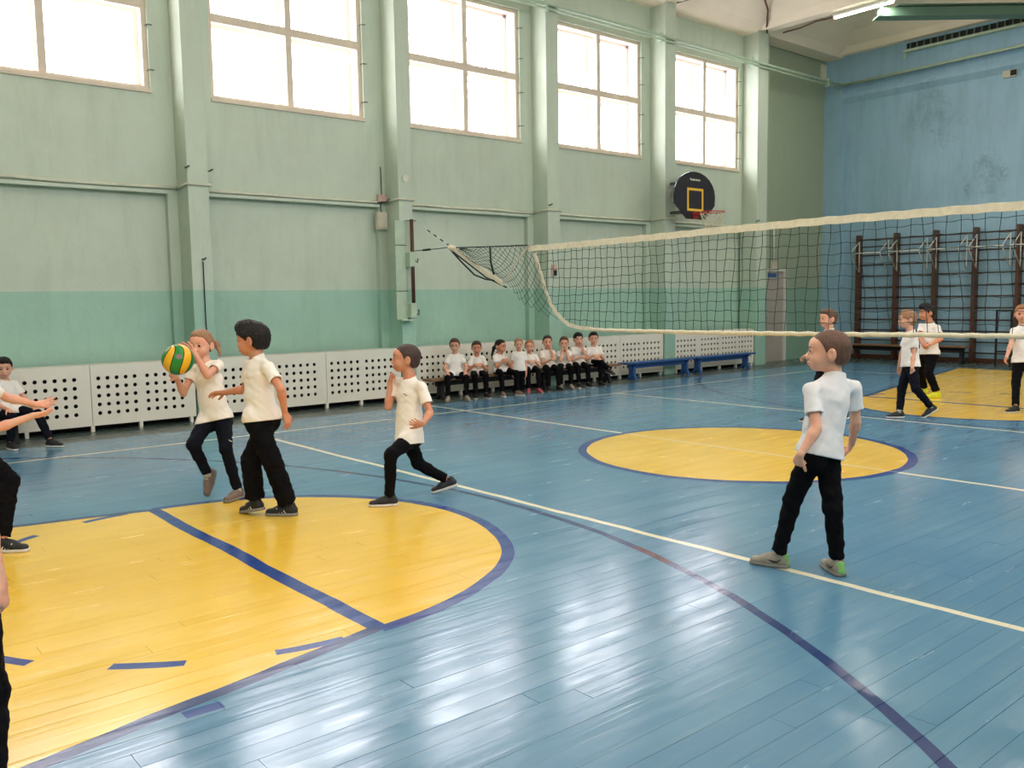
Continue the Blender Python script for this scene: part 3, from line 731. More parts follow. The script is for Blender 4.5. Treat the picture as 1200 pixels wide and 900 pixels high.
MB().bar((0, -.12, 0), (0, -.12, 1.15), .035).out('post', 'black', t); MB().bar((0, .16, 0), (0, .16, 1.15), .035).out('post', 'black', t); MB().bar((0, -.12, 1.13), (0, .16, 1.13), .035).out('crossbar', 'black', t); MB().bar((0, -.12, .3), (0, .16, .3), .035).out('crossbar', 'black', t)
tag(t, 'black metal stand before the wall bars behind the boy at the right edge', 'stand')

# ------------------------------------------------------------------ bare trees outside
def tree(x, y, h, seed, lab):
    rnd = random.Random(seed); b = MB()
    def br(p, d, L, r, n):
        q = p+d*L; mid = p+d*L*.5+Vector((rnd.uniform(-.1, .1), rnd.uniform(-.1, .1), 0))*L
        b.tube([p, mid, q], [r, r*.85, r*.65], 5, caps=False)
        if n:
            for k in range(rnd.choice((2, 3))):
                v = (d+Vector((rnd.uniform(-.8, .8), rnd.uniform(-.8, .8), rnd.uniform(-.1, .5)))).normalized(); br(q, v, L*rnd.uniform(.6, .82), r*.62, n-1)
    br(Vector((0, 0, 0)), Vector((0, 0, 1)), h*.34, .16, 5)
    o = b.out('bare_tree', 'bark'); o.location = (x, y, -.5); tag(o, lab, 'tree')
tree(8.9, 7.2, 12, 3, 'bare leafless tree outside the fourth window')
tree(11.6, 13.5, 12, 8, 'slender bare tree outside the third window')

# ================================================================== figures: signed-distance modelling, one continuous skin per body
f32 = np.float32
def V3(*a): return np.array(a, float)
def unit(v): v = np.asarray(v, float); n = np.linalg.norm(v); return v/n if n > 1e-9 else v
class Prim:
    def __init__(s, fn, lo, hi): s.fn, s.lo, s.hi = fn, lo, hi
def cone(a, b, ra, rb, flat=None, q=1., cut=None):
    a, b = np.asarray(a, float), np.asarray(b, float); ba = b-a; L2 = max(ba@ba, 1e-9); R = max(ra, rb)*1.02
    k = (1/q**2-1) if flat is not None else 0; n = None if flat is None else unit(flat)
    def fn(X, Y, Z):
        px, py, pz = X-a[0], Y-a[1], Z-a[2]
        t = np.clip((px*ba[0]+py*ba[1]+pz*ba[2])/L2, 0, 1)
        px = px-t*ba[0]; py = py-t*ba[1]; pz = pz-t*ba[2]
        d2 = px*px+py*py+pz*pz
        if k: w = px*n[0]+py*n[1]+pz*n[2]; d2 = d2+k*w*w
        r = ra+(rb-ra)*t
        d = np.sqrt(d2)-r
        if k: d = d*(q+(1-q)*.4)
        if cut is not None: d = np.maximum(d, (X-cut[0][0])*cut[1][0]+(Y-cut[0][1])*cut[1][1]+(Z-cut[0][2])*cut[1][2])
        return d
    return Prim(fn, np.minimum(a, b)-R, np.maximum(a, b)+R)
def ell(c, r, M3=None):
    c = np.asarray(c, float); r = np.asarray(r, float); Mx = np.eye(3) if M3 is None else np.asarray(M3)   # rows = axes
    R = np.sqrt((Mx**2).T@(r**2))
    def fn(X, Y, Z):
        px, py, pz = X-c[0], Y-c[1], Z-c[2]
        k0 = 0; k1 = 0
        for i in range(3):
            w = px*Mx[i, 0]+py*Mx[i, 1]+pz*Mx[i, 2]; k0 = k0+(w/r[i])**2; k1 = k1+(w/r[i]**2)**2
        k0 = np.sqrt(k0); k1 = np.sqrt(k1)+1e-6
        return k0*(k0-1)/k1
    return Prim(fn, c-R, c+R)
def smin(a, b, k):
    if k <= 0: return np.minimum(a, b)
    h = np.maximum(k-np.abs(a-b), 0)/k
    return np.minimum(a, b)-h*h*k*.25
class Field:
    def __init__(s, adds, h, lo=None, hi=None, pad=.012):
        s.h = h
        if lo is None: lo = np.min([p.lo for p in adds], 0)-pad
        if hi is None: hi = np.max([p.hi for p in adds], 0)+pad
        s.n = np.maximum(((hi-lo)/h).astype(int)+2, 4); s.o = lo
        s.x = [(lo[i]+h*np.arange(s.n[i])).astype(f32) for i in range(3)]
        s.V = np.full(s.n, .08, f32)
    def sl(s, lo, hi, m):
        r = []
        for i in range(3):
            a = max(int((lo[i]-m-s.o[i])/s.h), 0); b = min(int((hi[i]+m-s.o[i])/s.h)+2, s.n[i]); r.append(slice(a, max(b, a)))
        return tuple(r)
    def g(s, w): return s.x[0][w[0]][:, None, None], s.x[1][w[1]][None, :, None], s.x[2][w[2]][None, None, :]
    def add(s, p, k=.01):
        w = s.sl(p.lo, p.hi, k+2.5*s.h)
        if any(q.stop <= q.start for q in w): return s
        s.V[w] = smin(s.V[w], p.fn(*s.g(w)).astype(f32), k); return s
    def cut(s, p, k=.004):
        w = s.sl(p.lo, p.hi, k+2.5*s.h)
        if any(q.stop <= q.start for q in w): return s
        s.V[w] = -smin(-s.V[w], p.fn(*s.g(w)).astype(f32), k); return s
    def half(s, pt, n, k=.003):
        """keep the side where (x-pt).n < 0"""
        X, Y, Z = s.g((slice(None),)*3); d = (X-pt[0])*n[0]+(Y-pt[1])*n[1]+(Z-pt[2])*n[2]
        s.V = -smin(-s.V, -d.astype(f32), k); return s
    def warp(s, fn):
        m = np.abs(s.V) < .03; i, j, k = np.nonzero(m)
        s.V[i, j, k] += fn(s.x[0][i], s.x[1][j], s.x[2][k]).astype(f32); return s
    def mesh(s):
        V = s.V; V[0] = V[-1] = .05; V[:, 0] = V[:, -1] = .05; V[:, :, 0] = V[:, :, -1] = .05
        V[V == 0] = 1e-6
        S_ = V < 0
        c = np.zeros(tuple(n-1 for n in V.shape), np.uint8)
        for dx in (0, 1):
            for dy in (0, 1):
                for dz in (0, 1): c += S_[dx:V.shape[0]-1+dx, dy:V.shape[1]-1+dy, dz:V.shape[2]-1+dz]
        act = (c > 0) & (c < 8); I = np.argwhere(act)
        if not len(I): return np.zeros((0, 3)), np.zeros((0, 4), int)
        idx = np.full(act.shape, -1, np.int32); idx[act] = np.arange(len(I))
        cor = [(a, b, d) for a in (0, 1) for b in (0, 1) for d in (0, 1)]
        cv = [V[I[:, 0]+a, I[:, 1]+b, I[:, 2]+d] for a, b, d in cor]
        P = np.zeros((len(I), 3)); N = np.zeros(len(I))
        for e0 in range(8):
            for ax, st in ((0, 4), (1, 2), (2, 1)):
                if cor[e0][ax]: continue
                e1 = e0+st; m = (cv[e0] < 0) != (cv[e1] < 0)
                t = cv[e0][m]/(cv[e0][m]-cv[e1][m])
                q = np.tile(np.array(cor[e0], float), (m.sum(), 1)); q[:, ax] = t
                P[m] += q; N[m] += 1
        P = (P/N[:, None]+I)*s.h+s.o
        F = []
        for ax in range(3):
            a1, a2 = (ax+1) % 3, (ax+2) % 3
            sl0 = [slice(1, -1)]*3; sl0[ax] = slice(0, -1); sl1 = [slice(1, -1)]*3; sl1[ax] = slice(1, None)
            A = S_[tuple(sl0)]; B = S_[tuple(sl1)]; E_ = np.argwhere(A != B)
            if not len(E_): continue
            fl_ = A[E_[:, 0], E_[:, 1], E_[:, 2]]
            base = E_.copy(); base[:, a1] += 1; base[:, a2] += 1
            def at_(d1, d2):
                q = base.copy(); q[:, a1] += d1; q[:, a2] += d2; return idx[q[:, 0], q[:, 1], q[:, 2]]
            q = np.stack([at_(-1, -1), at_(0, -1), at_(0, 0), at_(-1, 0)], 1)
            q[~fl_] = q[~fl_][:, ::-1]; F.append(q)
        return P, np.concatenate(F)
def npmesh(name, PF, origin, tint=None):
    P = np.concatenate([p for p, f in PF]); o = 0; Fs = []
    for p, f in PF: Fs.append(f+o); o += len(p)
    F = np.concatenate(Fs); me = bpy.data.meshes.new(name)
    me.vertices.add(len(P)); me.vertices.foreach_set('co', (P-origin).astype(f32).ravel())
    me.loops.add(F.size); me.loops.foreach_set('vertex_index', F.astype(np.int32).ravel())
    me.polygons.add(len(F)); me.polygons.foreach_set('loop_start', np.arange(0, F.size, 4, dtype=np.int32))
    me.polygons.foreach_set('loop_total', np.full(len(F), 4, np.int32)); me.polygons.foreach_set('use_smooth', np.ones(len(F), bool))
    me.update(calc_edges=True)
    if tint is not None:
        at = me.attributes.new('lip', 'FLOAT', 'POINT'); at.data.foreach_set('value', tint(P).astype(f32))
    return me
rngp = np.random.RandomState(7)
def wrinkle(seed, amp, freq, zst=1., n=5):
    r = np.random.RandomState(seed); D = r.normal(size=(n, 3)); D[:, 2] *= zst; D /= np.linalg.norm(D, axis=1)[:, None]
    Fq = freq*(.6+r.rand(n)); ph = r.rand(n)*6.28
    def fn(X, Y, Z):
        v = 0
        for i in range(n):
            v = v+np.sin((X*D[i, 0]+Y*D[i, 1]+Z*D[i, 2])*Fq[i]+ph[i]+1.3*np.sin((X*D[i, 1]+Z*D[i, 0]-Y*D[i, 2])*Fq[i]*.6))
        return v*amp/n
    return fn

def skin_mat(name, col, lipc=(196, 104, 96)):
    m, nt, b = node_mat(name); g = G(nt); N, L = nt.nodes, nt.links
    t = N.new('ShaderNodeTexCoord').outputs['Object']
    c = g.mix(g.ramp(g.noise(t, 9, 4), .35, .7), lin(col), lin((min(255, col[0]+6), col[1]-12, col[2]-12)))
    a = N.new('ShaderNodeAttribute'); a.attribute_name = 'lip'
    c = g.mix(a.outputs['Fac'], c, lin(lipc))
    L.new(c, b.inputs['Base Color']); b.inputs['Roughness'].default_value = .5
    b.inputs['Subsurface Weight'].default_value = .12; b.inputs['Subsurface Radius'].default_value = (.02, .008, .004); b.inputs['Subsurface Scale'].default_value = .5
    return m
M['skin_fair'] = skin_mat('fair_skin', (224, 172, 144))
M['skin_mid'] = skin_mat('warm_skin', (208, 148, 116))
M['shirt'] = mat('white_cotton', (240, 234, 227), .85, var=.03, scale=12, bump=.12, bscale=90)
M['shirt_cream'] = mat('cream_cotton', (242, 233, 221), .85, var=.03, scale=12, bump=.12, bscale=90)
M['shirt_blue'] = mat('cool_white_cotton', (228, 225, 227), .85, var=.03, scale=12, bump=.12, bscale=90)
M['trousers'] = mat('black_trouser_cloth', (13, 12, 16), .9, spec=.12, var=.12, scale=20)
M['navy'] = mat('navy_jersey', (16, 18, 29), .9, spec=.15, var=.12, scale=20)
M['hair_black'] = mat('black_hair', (26, 20, 20), .5, spec=.3, var=.35, scale=30, stretch=(3, 3, .6), bump=.5, bscale=120)
M['hair_brown'] = mat('brown_hair', (96, 64, 48), .55, var=.3, scale=30, stretch=(3, 3, .6), bump=.5, bscale=120)
M['hair_dkbrown'] = mat('dark_brown_hair', (64, 42, 36), .55, var=.3, scale=30, stretch=(3, 3, .6), bump=.5, bscale=120)
M['hair_fair'] = mat('dark_blond_hair', (158, 116, 82), .55, var=.25, scale=30, stretch=(3, 3, .6), bump=.5, bscale=120)
M['hair_red'] = mat('reddish_blond_hair', (166, 110, 72), .55, var=.25, scale=30, stretch=(3, 3, .6), bump=.5, bscale=120)
M['eyewhite'] = mat('eye_white', (206, 196, 190), .2, var=0)
M['iris'] = mat('dark_iris', (48, 34, 28), .15, var=0)
for k, c in dict(shoe_black=(28, 28, 30), shoe_grey=(150, 142, 128), shoe_taupe=(126, 106, 96), shoe_yellow=(222, 222, 40), shoe_green=(126, 186, 110), shoe_pink=(178, 80, 92), sole_white=(214, 208, 200), sole_grey=(132, 128, 122), sole_black=(30, 28, 28), sock=(214, 208, 200), lace=(210, 210, 200)).items():
    M[k] = mat(k, c, .6, var=.08, scale=30)

def rotmat(axis, a):
    axis = unit(axis); K = np.array([[0, -axis[2], axis[1]], [axis[2], 0, -axis[0]], [-axis[1], axis[0], 0]])
    return np.eye(3)+math.sin(a)*K+(1-math.cos(a))*K@K
UPV = V3(0, 0, 1)
HF = unit(V3(cF[0], cF[1], 0)); HR = V3(HF[1], -HF[0], 0)       # horizontal directions used to state which way somebody faces
def facing(deg):     # 0 away from the photographer, 90 to the right, -90 to the left, 180 towards
    a = math.radians(deg); return HF*math.cos(a)+HR*math.sin(a)
def pt(u, v, depth):
    return CAM+(cF+cR*(u-600)/FPX+cD*(v-450)/FPX)*depth
def pty(u, v, Y):
    d = cF+cR*(u-600)/FPX+cD*(v-450)/FPX; return CAM+d*((Y-CAM[1])/d[1])
def reach(parent, u, v, L, sign):
    """point seen at u,v at limb length L from parent; sign +1 = farther, -1 = nearer solution"""
    d = cF+cR*(u-600)/FPX+cD*(v-450)/FPX; o = CAM-parent
    a = d@d; b = 2*(o@d); c = o@o-L*L; disc = b*b-4*a*c
    if disc <= 0: t = -b/(2*a)
    else: t = (-b+sign*math.sqrt(disc))/(2*a)
    return CAM+d*t

def hand(w, d, pn, s, curl=25, spread=6, thumb=1, thumbcurl=15):
    """prims of one hand: w wrist, d pointing direction, pn normal out of the PALM, thumb = side (+1: d x pn)"""
    d = unit(d); pn = unit(pn-d*(pn@d)); lat = np.cross(d, pn)*thumb
    P = []
    kn = w+d*.062*s
    P.append((cone(w-d*.004*s, w+d*.02*s, .0165*s, .018*s, pn, .75), .012))
    P.append((cone(w+d*.02*s-lat*.0, w+d*.05*s, .022*s, .0265*s, pn, .48), .012))
    P.append((cone(w+d*.022*s+lat*.012*s, w+d*.04*s+lat*.02*s, .014*s, .010*s, pn, .8), .01))
    cl = curl if isinstance(curl, (list, tuple)) else [curl]*4
    for i, (off, L, r) in enumerate(((.0195, .058, .0066), (.0065, .065, .0068), (-.0065, .060, .0064), (-.0190, .048, .0056))):
        b = w+d*(.058-.004*abs(i-1.2))*s+lat*off*s
        dd = rotmat(pn, math.radians(spread*(1.4-i))*(-thumb))@d
        p = b; c = 0
        for seg, fr in enumerate((.42, .32, .26)):
            c += math.radians(cl[i]*(1, 1.1, .8)[seg])
            e = rotmat(np.cross(dd, pn), c)@dd*-0+ (dd*math.cos(c)+pn*math.sin(c))
            q = p+e*L*fr*s
            P.append((cone(p, q, r*s*(1-.08*seg), r*s*(.95-.08*seg)), .003 if seg else .006)); p = q
    b = w+d*.016*s+lat*.016*s; tdir = unit(d*.75+lat*.8+pn*.25)
    p = b; 
    for seg, L in enumerate((.028, .024, .020)):
        e = unit(tdir+pn*math.tan(math.radians(thumbcurl))*seg*.8+d*.35*seg); q = p+e*L*s
        P.append((cone(p, q, (.0105, .0085, .0075)[seg]*s, (.0088, .0078, .0068)[seg]*s), .006)); p = q
    return P

def head_prims(hc, r_, f_, u_, s):
    Mx = np.array([r_, f_, u_])
    def L(x, y, z): return hc+(r_*x+f_*y+u_*z)*s
    A = [(ell(L(0, -.012, .026), V3(.073, .090, .076)*s, Mx), 0), (ell(L(0, .024, -.028), V3(.061, .060, .062)*s, Mx), .03),
         (ell(L(0, .056, -.070), V3(.022, .020, .017)*s, Mx), .03), (ell(L(.034, .050, -.036), V3(.024, .026, .026)*s, Mx), .02),
         (ell(L(-.034, .050, -.036), V3(.024, .026, .026)*s, Mx), .02), (ell(L(0, .062, .036), V3(.046, .024, .026)*s, Mx), .03),
         (cone(L(0, .083, -.002), L(0, .0935, -.027), .006*s, .0095*s), .012), (ell(L(.010, .0875, -.030), V3(.008, .009, .007)*s, Mx), .008),
         (ell(L(-.010, .0875, -.030), V3(.008, .009, .007)*s, Mx), .008), (ell(L(0, .078, -.056), V3(.020, .014, .012)*s, Mx), .012)]
    cuts = [(ell(L(sx*.030, .098, .002), V3(.017, .018, .0105)*s, Mx), .012) for sx in (1, -1)]
    A2 = [(ell(L(sx*.029, .070, .001), V3(.0150, .0150, .0150)*s, Mx), .006) for sx in (1, -1)]
    A3 = [(ell(L(0, .088, -.0525), V3(.019, .007, .0042)*s, Mx), .003), (ell(L(0, .087, -.0610), V3(.016, .007, .0048)*s, Mx), .003)]
    for sx in (1, -1):
        e1 = unit(f_*.35-r_*sx*-.0+u_*0+r_*sx*.0); Me = np.array([unit(r_*sx+f_*.35), unit(f_-r_*sx*.35), u_])
        A3.append((ell(L(sx*.078, -.012, -.008), V3(.0085, .021, .031)*s, Me), .006))
    cuts2 = [(ell(L(sx*.090, -.004, -.004), V3(.010, .011, .018)*s, Mx), .005) for sx in (1, -1)]
    return A, cuts, A2, A3, cuts2, L, Mx

HAIRS = {  # hairline tables (height, foremost y), nape, thickness, top volume
    'short':   dict(t=.006, top=(0, .0, .0), line=((-.08, -.045), (-.055, -.035), (-.02, -.022), (.0, .012), (.03, .026), (.052, .040), (.066, .072), (.08, .2)), nape=-.062, amp=.0012),
    'crop':    dict(t=.010, top=(.0, .02, .006), line=((-.08, -.045), (-.055, -.035), (-.02, -.022), (.0, .012), (.03, .030), (.045, .050), (.058, .078), (.07, .2)), nape=-.066, amp=.002),
    'quiff':   dict(t=.013, top=(.0, .030, .020), line=((-.08, -.04), (-.05, -.03), (-.015, -.014), (.0, .012), (.02, .032), (.034, .06), (.046, .2)), nape=-.064, amp=.004),
    'bowl':    dict(t=.012, top=(.0, .01, .008), line=((-.09, -.03), (-.05, -.02), (-.02, -.004), (.0, .016), (.02, .036), (.036, .2)), nape=-.075, amp=.003),
    'tied':    dict(t=.008, top=(.0, .0, .004), line=((-.08, -.04), (-.05, -.028), (-.01, -.01), (.01, .018), (.035, .036), (.056, .055), (.066, .074), (.078, .2)), nape=-.058, amp=.0015),
}
def build_hair(style, hc, r_, f_, u_, s, h, extra=()):
    H = HAIRS[style]; Mx = np.array([r_, f_, u_])
    def L(x, y, z): return hc+(r_*x+f_*y+u_*z)*s
    t = H['t']; base = ell(L(0, -.012, .026), V3(.073+t, .090+t, .076+t)*s, Mx)
    low = ell(L(0, -.035, -.02), V3(.060+t*.6, .062+t*.6, .055)*s, Mx)
    F = Field([base, low], h, pad=.03)
    F.add(base, 0).add(low, .02)
    if H['top'][2]: F.add(ell(L(0, H['top'][1], .075+H['top'][2]*.3), V3(.060, .072, .030+H['top'][2])*s, Mx), .02)
    # carve the face, ears, nape
    X, Y, Z = F.g((slice(None),)*3)
    lx = ((X-hc[0])*r_[0]+(Y-hc[1])*r_[1]+(Z-hc[2])*r_[2])/s; ly = ((X-hc[0])*f_[0]+(Y-hc[1])*f_[1]+(Z-hc[2])*f_[2])/s; lz = ((X-hc[0])*u_[0]+(Y-hc[1])*u_[1]+(Z-hc[2])*u_[2])/s
    zz = [a for a, b in H['line']]; yy = [b for a, b in H['line']]
    wob = .003*np.sin(lx*160)+.002*np.sin(lx*330+1)
    yl = np.interp(lz+wob, zz, yy)
    F.V = -smin(-F.V, -((ly-yl)*s*.8).astype(f32), .004*s)
    F.V = -smin(-F.V, -((H['nape']-lz+.15*np.abs(lx))*s).astype(f32), .004*s)
    for sx in (1, -1): F.cut(ell(L(sx*.084, -.008, -.010), V3(.020, .023, .034)*s, Mx), .004)
    for p, k in extra: F.add(p, k)
    F.warp(wrinkle(3, H['amp']*1.6, 190, .4, 7))
    return F

def torso_frame(nb, pel, sl, sr):
    up = unit(nb-pel); rt = unit(sr-sl); rt = unit(rt-up*(rt@up)); fr = np.cross(up, rt)
    return up, rt, fr
def eye_mesh():
    bm = bmesh.new(); bmesh.ops.create_uvsphere(bm, u_segments=12, v_segments=10, radius=1)
    for f in bm.faces:
        f.smooth = True; f.material_index = 1 if f.calc_center_median().z > .76 else 0
    me = bpy.data.meshes.new('eye'); bm.to_mesh(me); bm.free(); me.materials.append(M['eyewhite']); me.materials.append(M['iris']); return me
EYE = eye_mesh()

def shoe(root, an, fd, ud, s, mu, ms, org, h, style='', lace='lace'):
    """an: ankle joint, fd: toe direction, ud: foot up"""
    fd = unit(fd); ud = unit(ud-fd*(ud@fd)); rd = np.cross(fd, ud)
    base = an-ud*.068*s-fd*.0*s
    def L(x, y, z): return base+(rd*x+fd*y+ud*z)*s
    ad = [(cone(L(0, -.028, .034), L(0, .05, .034), .033*s, .034*s, rd, .92), 0), (cone(L(0, .05, .030), L(0, .125, .024), .034*s, .027*s, ud, .85), .02),
          (cone(L(0, -.022, .034), L(0, -.014, .078), .031*s, .030*s, rd, .92), .012), (cone(L(0, .02, .055), L(0, .07, .040), .024*s, .022*s), .02)]
    F = Field([p for p, k in ad], h)
    for p, k in ad: F.add(p, k)
    F.half(L(0, 0, .016), -ud); F.half(L(0, -.01, .088), unit(ud-fd*.15)); F.cut(ell(L(0, -.018, .098), V3(.024, .024, .02)*s, np.array([rd, fd, ud])), .003)
    sh = link('shoe', npmesh('shoe', [F.mesh()], org), mu, root)
    sp_ = [(cone(L(0, -.026, .012), L(0, .05, .012), .037*s, .038*s), 0), (cone(L(0, .05, .012), L(0, .128, .013), .038*s, .030*s), .01)]
    F = Field([p for p, k in sp_], h)
    for p, k in sp_: F.add(p, k)
    F.half(L(0, 0, .020), ud, .002); F.half(L(0, 0, .001), -ud, .002)
    link('sole', npmesh('sole', [F.mesh()], org), ms, sh)
    if lace:
        b = MB()
        for k in range(4):
            y = .035+k*.014; z = .078-.0105*k
            b.tube([Vector(L(-.018, y, z-.006)-org), Vector(L(0, y+.004, z+.003)-org), Vector(L(.018, y, z-.006)-org)], .0028*s, 5)
        b.out('lace', lace, sh)
    if style == 'stripes':
        for k in range(3):
            for sx in (1, -1):
                b = MB(); b.bar(Vector(L(sx*.0345, .012+k*.02, .022)-org), Vector(L(sx*.026, .034+k*.02, .056)-org), .006*s, .004*s, up=Vector(fd)); b.out('stripe', 'lace', sh)
    if style == 'swoosh':
        for sx in (1, -1):
            b = MB(); b.tube([Vector(L(sx*.0355, -.02, .052)-org), Vector(L(sx*.0365, .0, .036)-org), Vector(L(sx*.036, .02, .036)-org), Vector(L(sx*.033, .062, .046)-org)], [.002*s, .0045*s, .006*s, .0015*s], 5); b.out('side_mark', 'shoe_black', sh)
        F2 = Field([cone(L(0, -.034, .034), L(0, -.03, .07), .028*s, .027*s)], h).add(cone(L(0, -.036, .030), L(0, -.030, .068), .029*s, .026*s, rd, .9), 0)
        F2.half(L(0, -.02, 0), fd).half(L(0, 0, .078), ud); link('heel_panel', npmesh('heel_panel', [F2.mesh()], org), 'shoe_green', sh)
    return sh

def person(label, P, s=1., skin='skin_fair', hair='hair_brown', style='short', shirt='shirt', pants='trousers', shoes=('shoe_black', 'sole_white'),
           near=True, group=None, pants_r=(.068, .052, .042), shirt_hem=0., loose=1., hair_extra=None, shoe_style='', collar=0., glasses=False, mouth=0, smile=False, sock=False, hh=None, sleeve=.62, headscale=1., lace='lace', seedn=0):
    """P: dict of joints in world metres (numpy) : head, hf (face dir), hu (head up), neck, shL, shR, elL, elR, wrL, wrR, hdL, hdR (hand dirs),
    pnL, pnR (palm normals), pel, hipL, hipR, knL, knR, anL, anR, fL, fR (foot dirs), fuL, fuR"""
    g = lambda k, d=None: P.get(k, d)
    pel, nb = P['pel'], P['neck']
    up, rt, fr = torso_frame(nb, pel, P['shL'], P['shR'])
    org = V3(*(pel[:2]), 0.)
    root = empty('person', tuple(org)); tag(root, label, 'person', group)
    h1 = .008 if near else .011; hh_ = hh or (.0030 if near else .0052); hc_ = .0050 if near else .0075; hhand = .0028 if near else .0048
    hd = P['head']; f_ = unit(P['hf']); u_ = P.get('hu', UPV); u_ = unit(u_-f_*(u_@f_)); r_ = np.cross(f_, u_); hs = s*headscale*(1.07 if near else 1.03)
    A, cuts, A2, A3, cuts2, L, Mx = head_prims(hd, r_, f_, u_, hs)
    neckp = [(cone(nb-up*.03*s, hd+(-f_*.020-u_*.045)*hs, .044*s, .042*s), .02)]
    chest = nb-up*.13*s; waist = nb-up*.27*s
    hipL, hipR = P['hipL'], P['hipR']
    # ---- body: one skin
    body = [(cone(nb-up*.05*s+fr*-.008*s, chest, .040*s, .080*s, fr, .70), .02), (cone(P['shL']-up*.006*s, nb-up*.06*s, .028*s, .036*s), .02), (cone(P['shR']-up*.006*s, nb-up*.06*s, .028*s, .036*s), .02),
            (cone(chest, waist, .090*s, .076*s, fr, .7), .04), (cone(waist, pel, .076*s, .088*s, fr, .7), .04)]
    for sd in 'LR':
        sh, el, wr = P['sh'+sd], P['el'+sd], P['wr'+sd]
        mu = el+(wr-el)*.25
        body += [(cone(sh, el, .030*s, .0255*s), .02), (cone(el, mu, .0265*s, .0265*s), .012), (cone(mu, wr, .0265*s, .0180*s), .02)]
        hp, kn, an = P['hip'+sd], P['kn'+sd], P['an'+sd]
        body += [(cone(hp, kn, .048*s, .030*s), .02), (cone(kn, kn+(an-kn)*.3, .030*s, .031*s), .01), (cone(kn+(an-kn)*.3, an, .031*s, .022*s), .01)]
    parts = []
    F = Field([p for p, k in body+neckp], h1)
    for p, k in body+neckp: F.add(p, k*s)
    parts.append(F.mesh())
    # head and neck, fine grid
    F = Field([A[0][0], A[1][0], A[2][0]], hh_, pad=.028)
    for p, k in A: F.add(p, k*hs)
    F.add(neckp[0][0], .022*hs)
    for p, k in cuts: F.cut(p, k*hs)
    for p, k in A2: F.add(p, k*hs)
    for p, k in A3: F.add(p, k*hs)
    F.cut(cone(L(-.017, .098, -.0568), L(.017, .098, -.0568), .0045*hs if mouth == 0 else .008*hs, .0045*hs if mouth == 0 else .008*hs), .002)
    for p, k in cuts2: F.cut(p, k*hs)
    parts.append(F.mesh())
    hd_spec = []
    for sd in 'LR':
        wr = P['wr'+sd]; d = unit(g('hd'+sd, wr-P['el'+sd])); pn = g('pn'+sd, -rt if sd == 'R' else rt)
        # thumb side: for the left hand held palm towards body the thumb points forward
        th = 1 if sd == 'L' else -1
        th *= g('th'+sd, 1)
        hp_ = hand(wr, d, np.asarray(pn, float), s, g('curl'+sd, 22), g('spread'+sd, 6), th)
        fa = (cone(wr+(P['el'+sd]-wr)*.35, wr, .0225*s, .0178*s), .006)
        F = Field([p for p, k in hp_]+[cone(wr+(P['el'+sd]-wr)*.1, wr, .02*s, .02*s)], hhand)
        F.add(fa[0], 0)
        for p, k in hp_: F.add(p, k*s)
        parts.append(F.mesh())
    lipc = L(0, .090, -.0568)
    def tint(Q):
        d = Q-lipc; a = d@r_; b = d@u_; c = d@f_
        e = (a/(.019*hs))**2+(b/(.0095*hs))**2
        return np.clip(1.6-e*1.4, 0, 1)*(c > -.012*hs)
    link('body', npmesh('body', parts, org, tint), skin, root)
    # ---- eyes, brows
    for sx in (1, -1):
        e = link('eye', EYE, None, root); c = L(sx*.029, .0715, .001)-org
        gz = unit(g('gaze', f_)); zx = unit(np.cross(u_, gz)); zy = np.cross(gz, zx); r = .0140*hs
        e.matrix_local = Matrix(((zx[0]*r, zy[0]*r, gz[0]*r, c[0]), (zx[1]*r, zy[1]*r, gz[1]*r, c[1]), (zx[2]*r, zy[2]*r, gz[2]*r, c[2]), (0, 0, 0, 1)))
        b = MB(); pp = [Vector(L(sx*x, y, z)-org) for x, y, z in ((.013, .0865, .019), (.022, .0865, .0225), (.033, .081, .0225), (.044, .070, .018))]
        b.tube(pp, [.0022*hs, .0030*hs, .0026*hs, .0012*hs], 5); b.out('eyebrow', hair, root)
        b = MB(); pp = [Vector(L(sx*x, y, z)-org) for x, y, z in ((.0165, .0835, .003), (.024, .0865, .0085), (.033, .0855, .0085), (.042, .078, .003))]
        b.tube(pp, [.0014*hs, .0020*hs, .0020*hs, .0012*hs], 4); b.out('eyelash', 'black', root)
    if glasses:
        b = MB()
        for sx in (1, -1):
            b.tube([Vector(L(sx*.030+.019*math.cos(a), .096, .001+.014*math.sin(a))-org) for a in np.linspace(0, 6.283, 14, endpoint=False)], .0016*hs, 5, closed=True)
            b.tube([Vector(L(sx*.049, .094, .004)-org), Vector(L(sx*.076, .03, .004)-org), Vector(L(sx*.080, -.02, -.002)-org)], .0015*hs, 5)
        b.tube([Vector(L(-.011, .097, .003)-org), Vector(L(.011, .097, .003)-org)], .0015*hs, 5); b.out('glasses', 'black', root)
    # ---- hair
    ex = []
    if hair_extra: ex = hair_extra(L, hs, r_, f_, u_)
    F = build_hair(style, hd, r_, f_, u_, hs, .0042 if near else .0065)
    PFh = [F.mesh()]
    if ex:
        F = Field([p for p, k in ex], .0042 if near else .006)
        for p, k in ex: F.add(p, k)
        F.warp(wrinkle(5, .003, 190, .3, 5)); PFh.append(F.mesh())
    link('hair', npmesh('hair', PFh, org), hair, root)
    # ---- T-shirt
    lo_ = loose
    hem = pel-up*(.034+shirt_hem)*s
    sp_ = [(cone(nb-up*.045*s-fr*.004*s, chest, .060*s, .100*s*lo_, fr, .76), 0), (cone(nb-up*.040*s, P['shL']+up*.0*s, .048*s, .037*s), .02), (cone(nb-up*.040*s, P['shR']+up*.0*s, .048*s, .037*s), .02), (cone(nb-up*.04*s, nb+up*.012*s, .058*s, .053*s), .02),
           (cone(chest, waist+fr*.006*s, .108*s*lo_, .102*s*lo_, fr, .74), .03), (cone(waist+fr*.006*s, hem-up*.03*s, .106*s*lo_, .130*s*lo_, fr, .80), .03)]
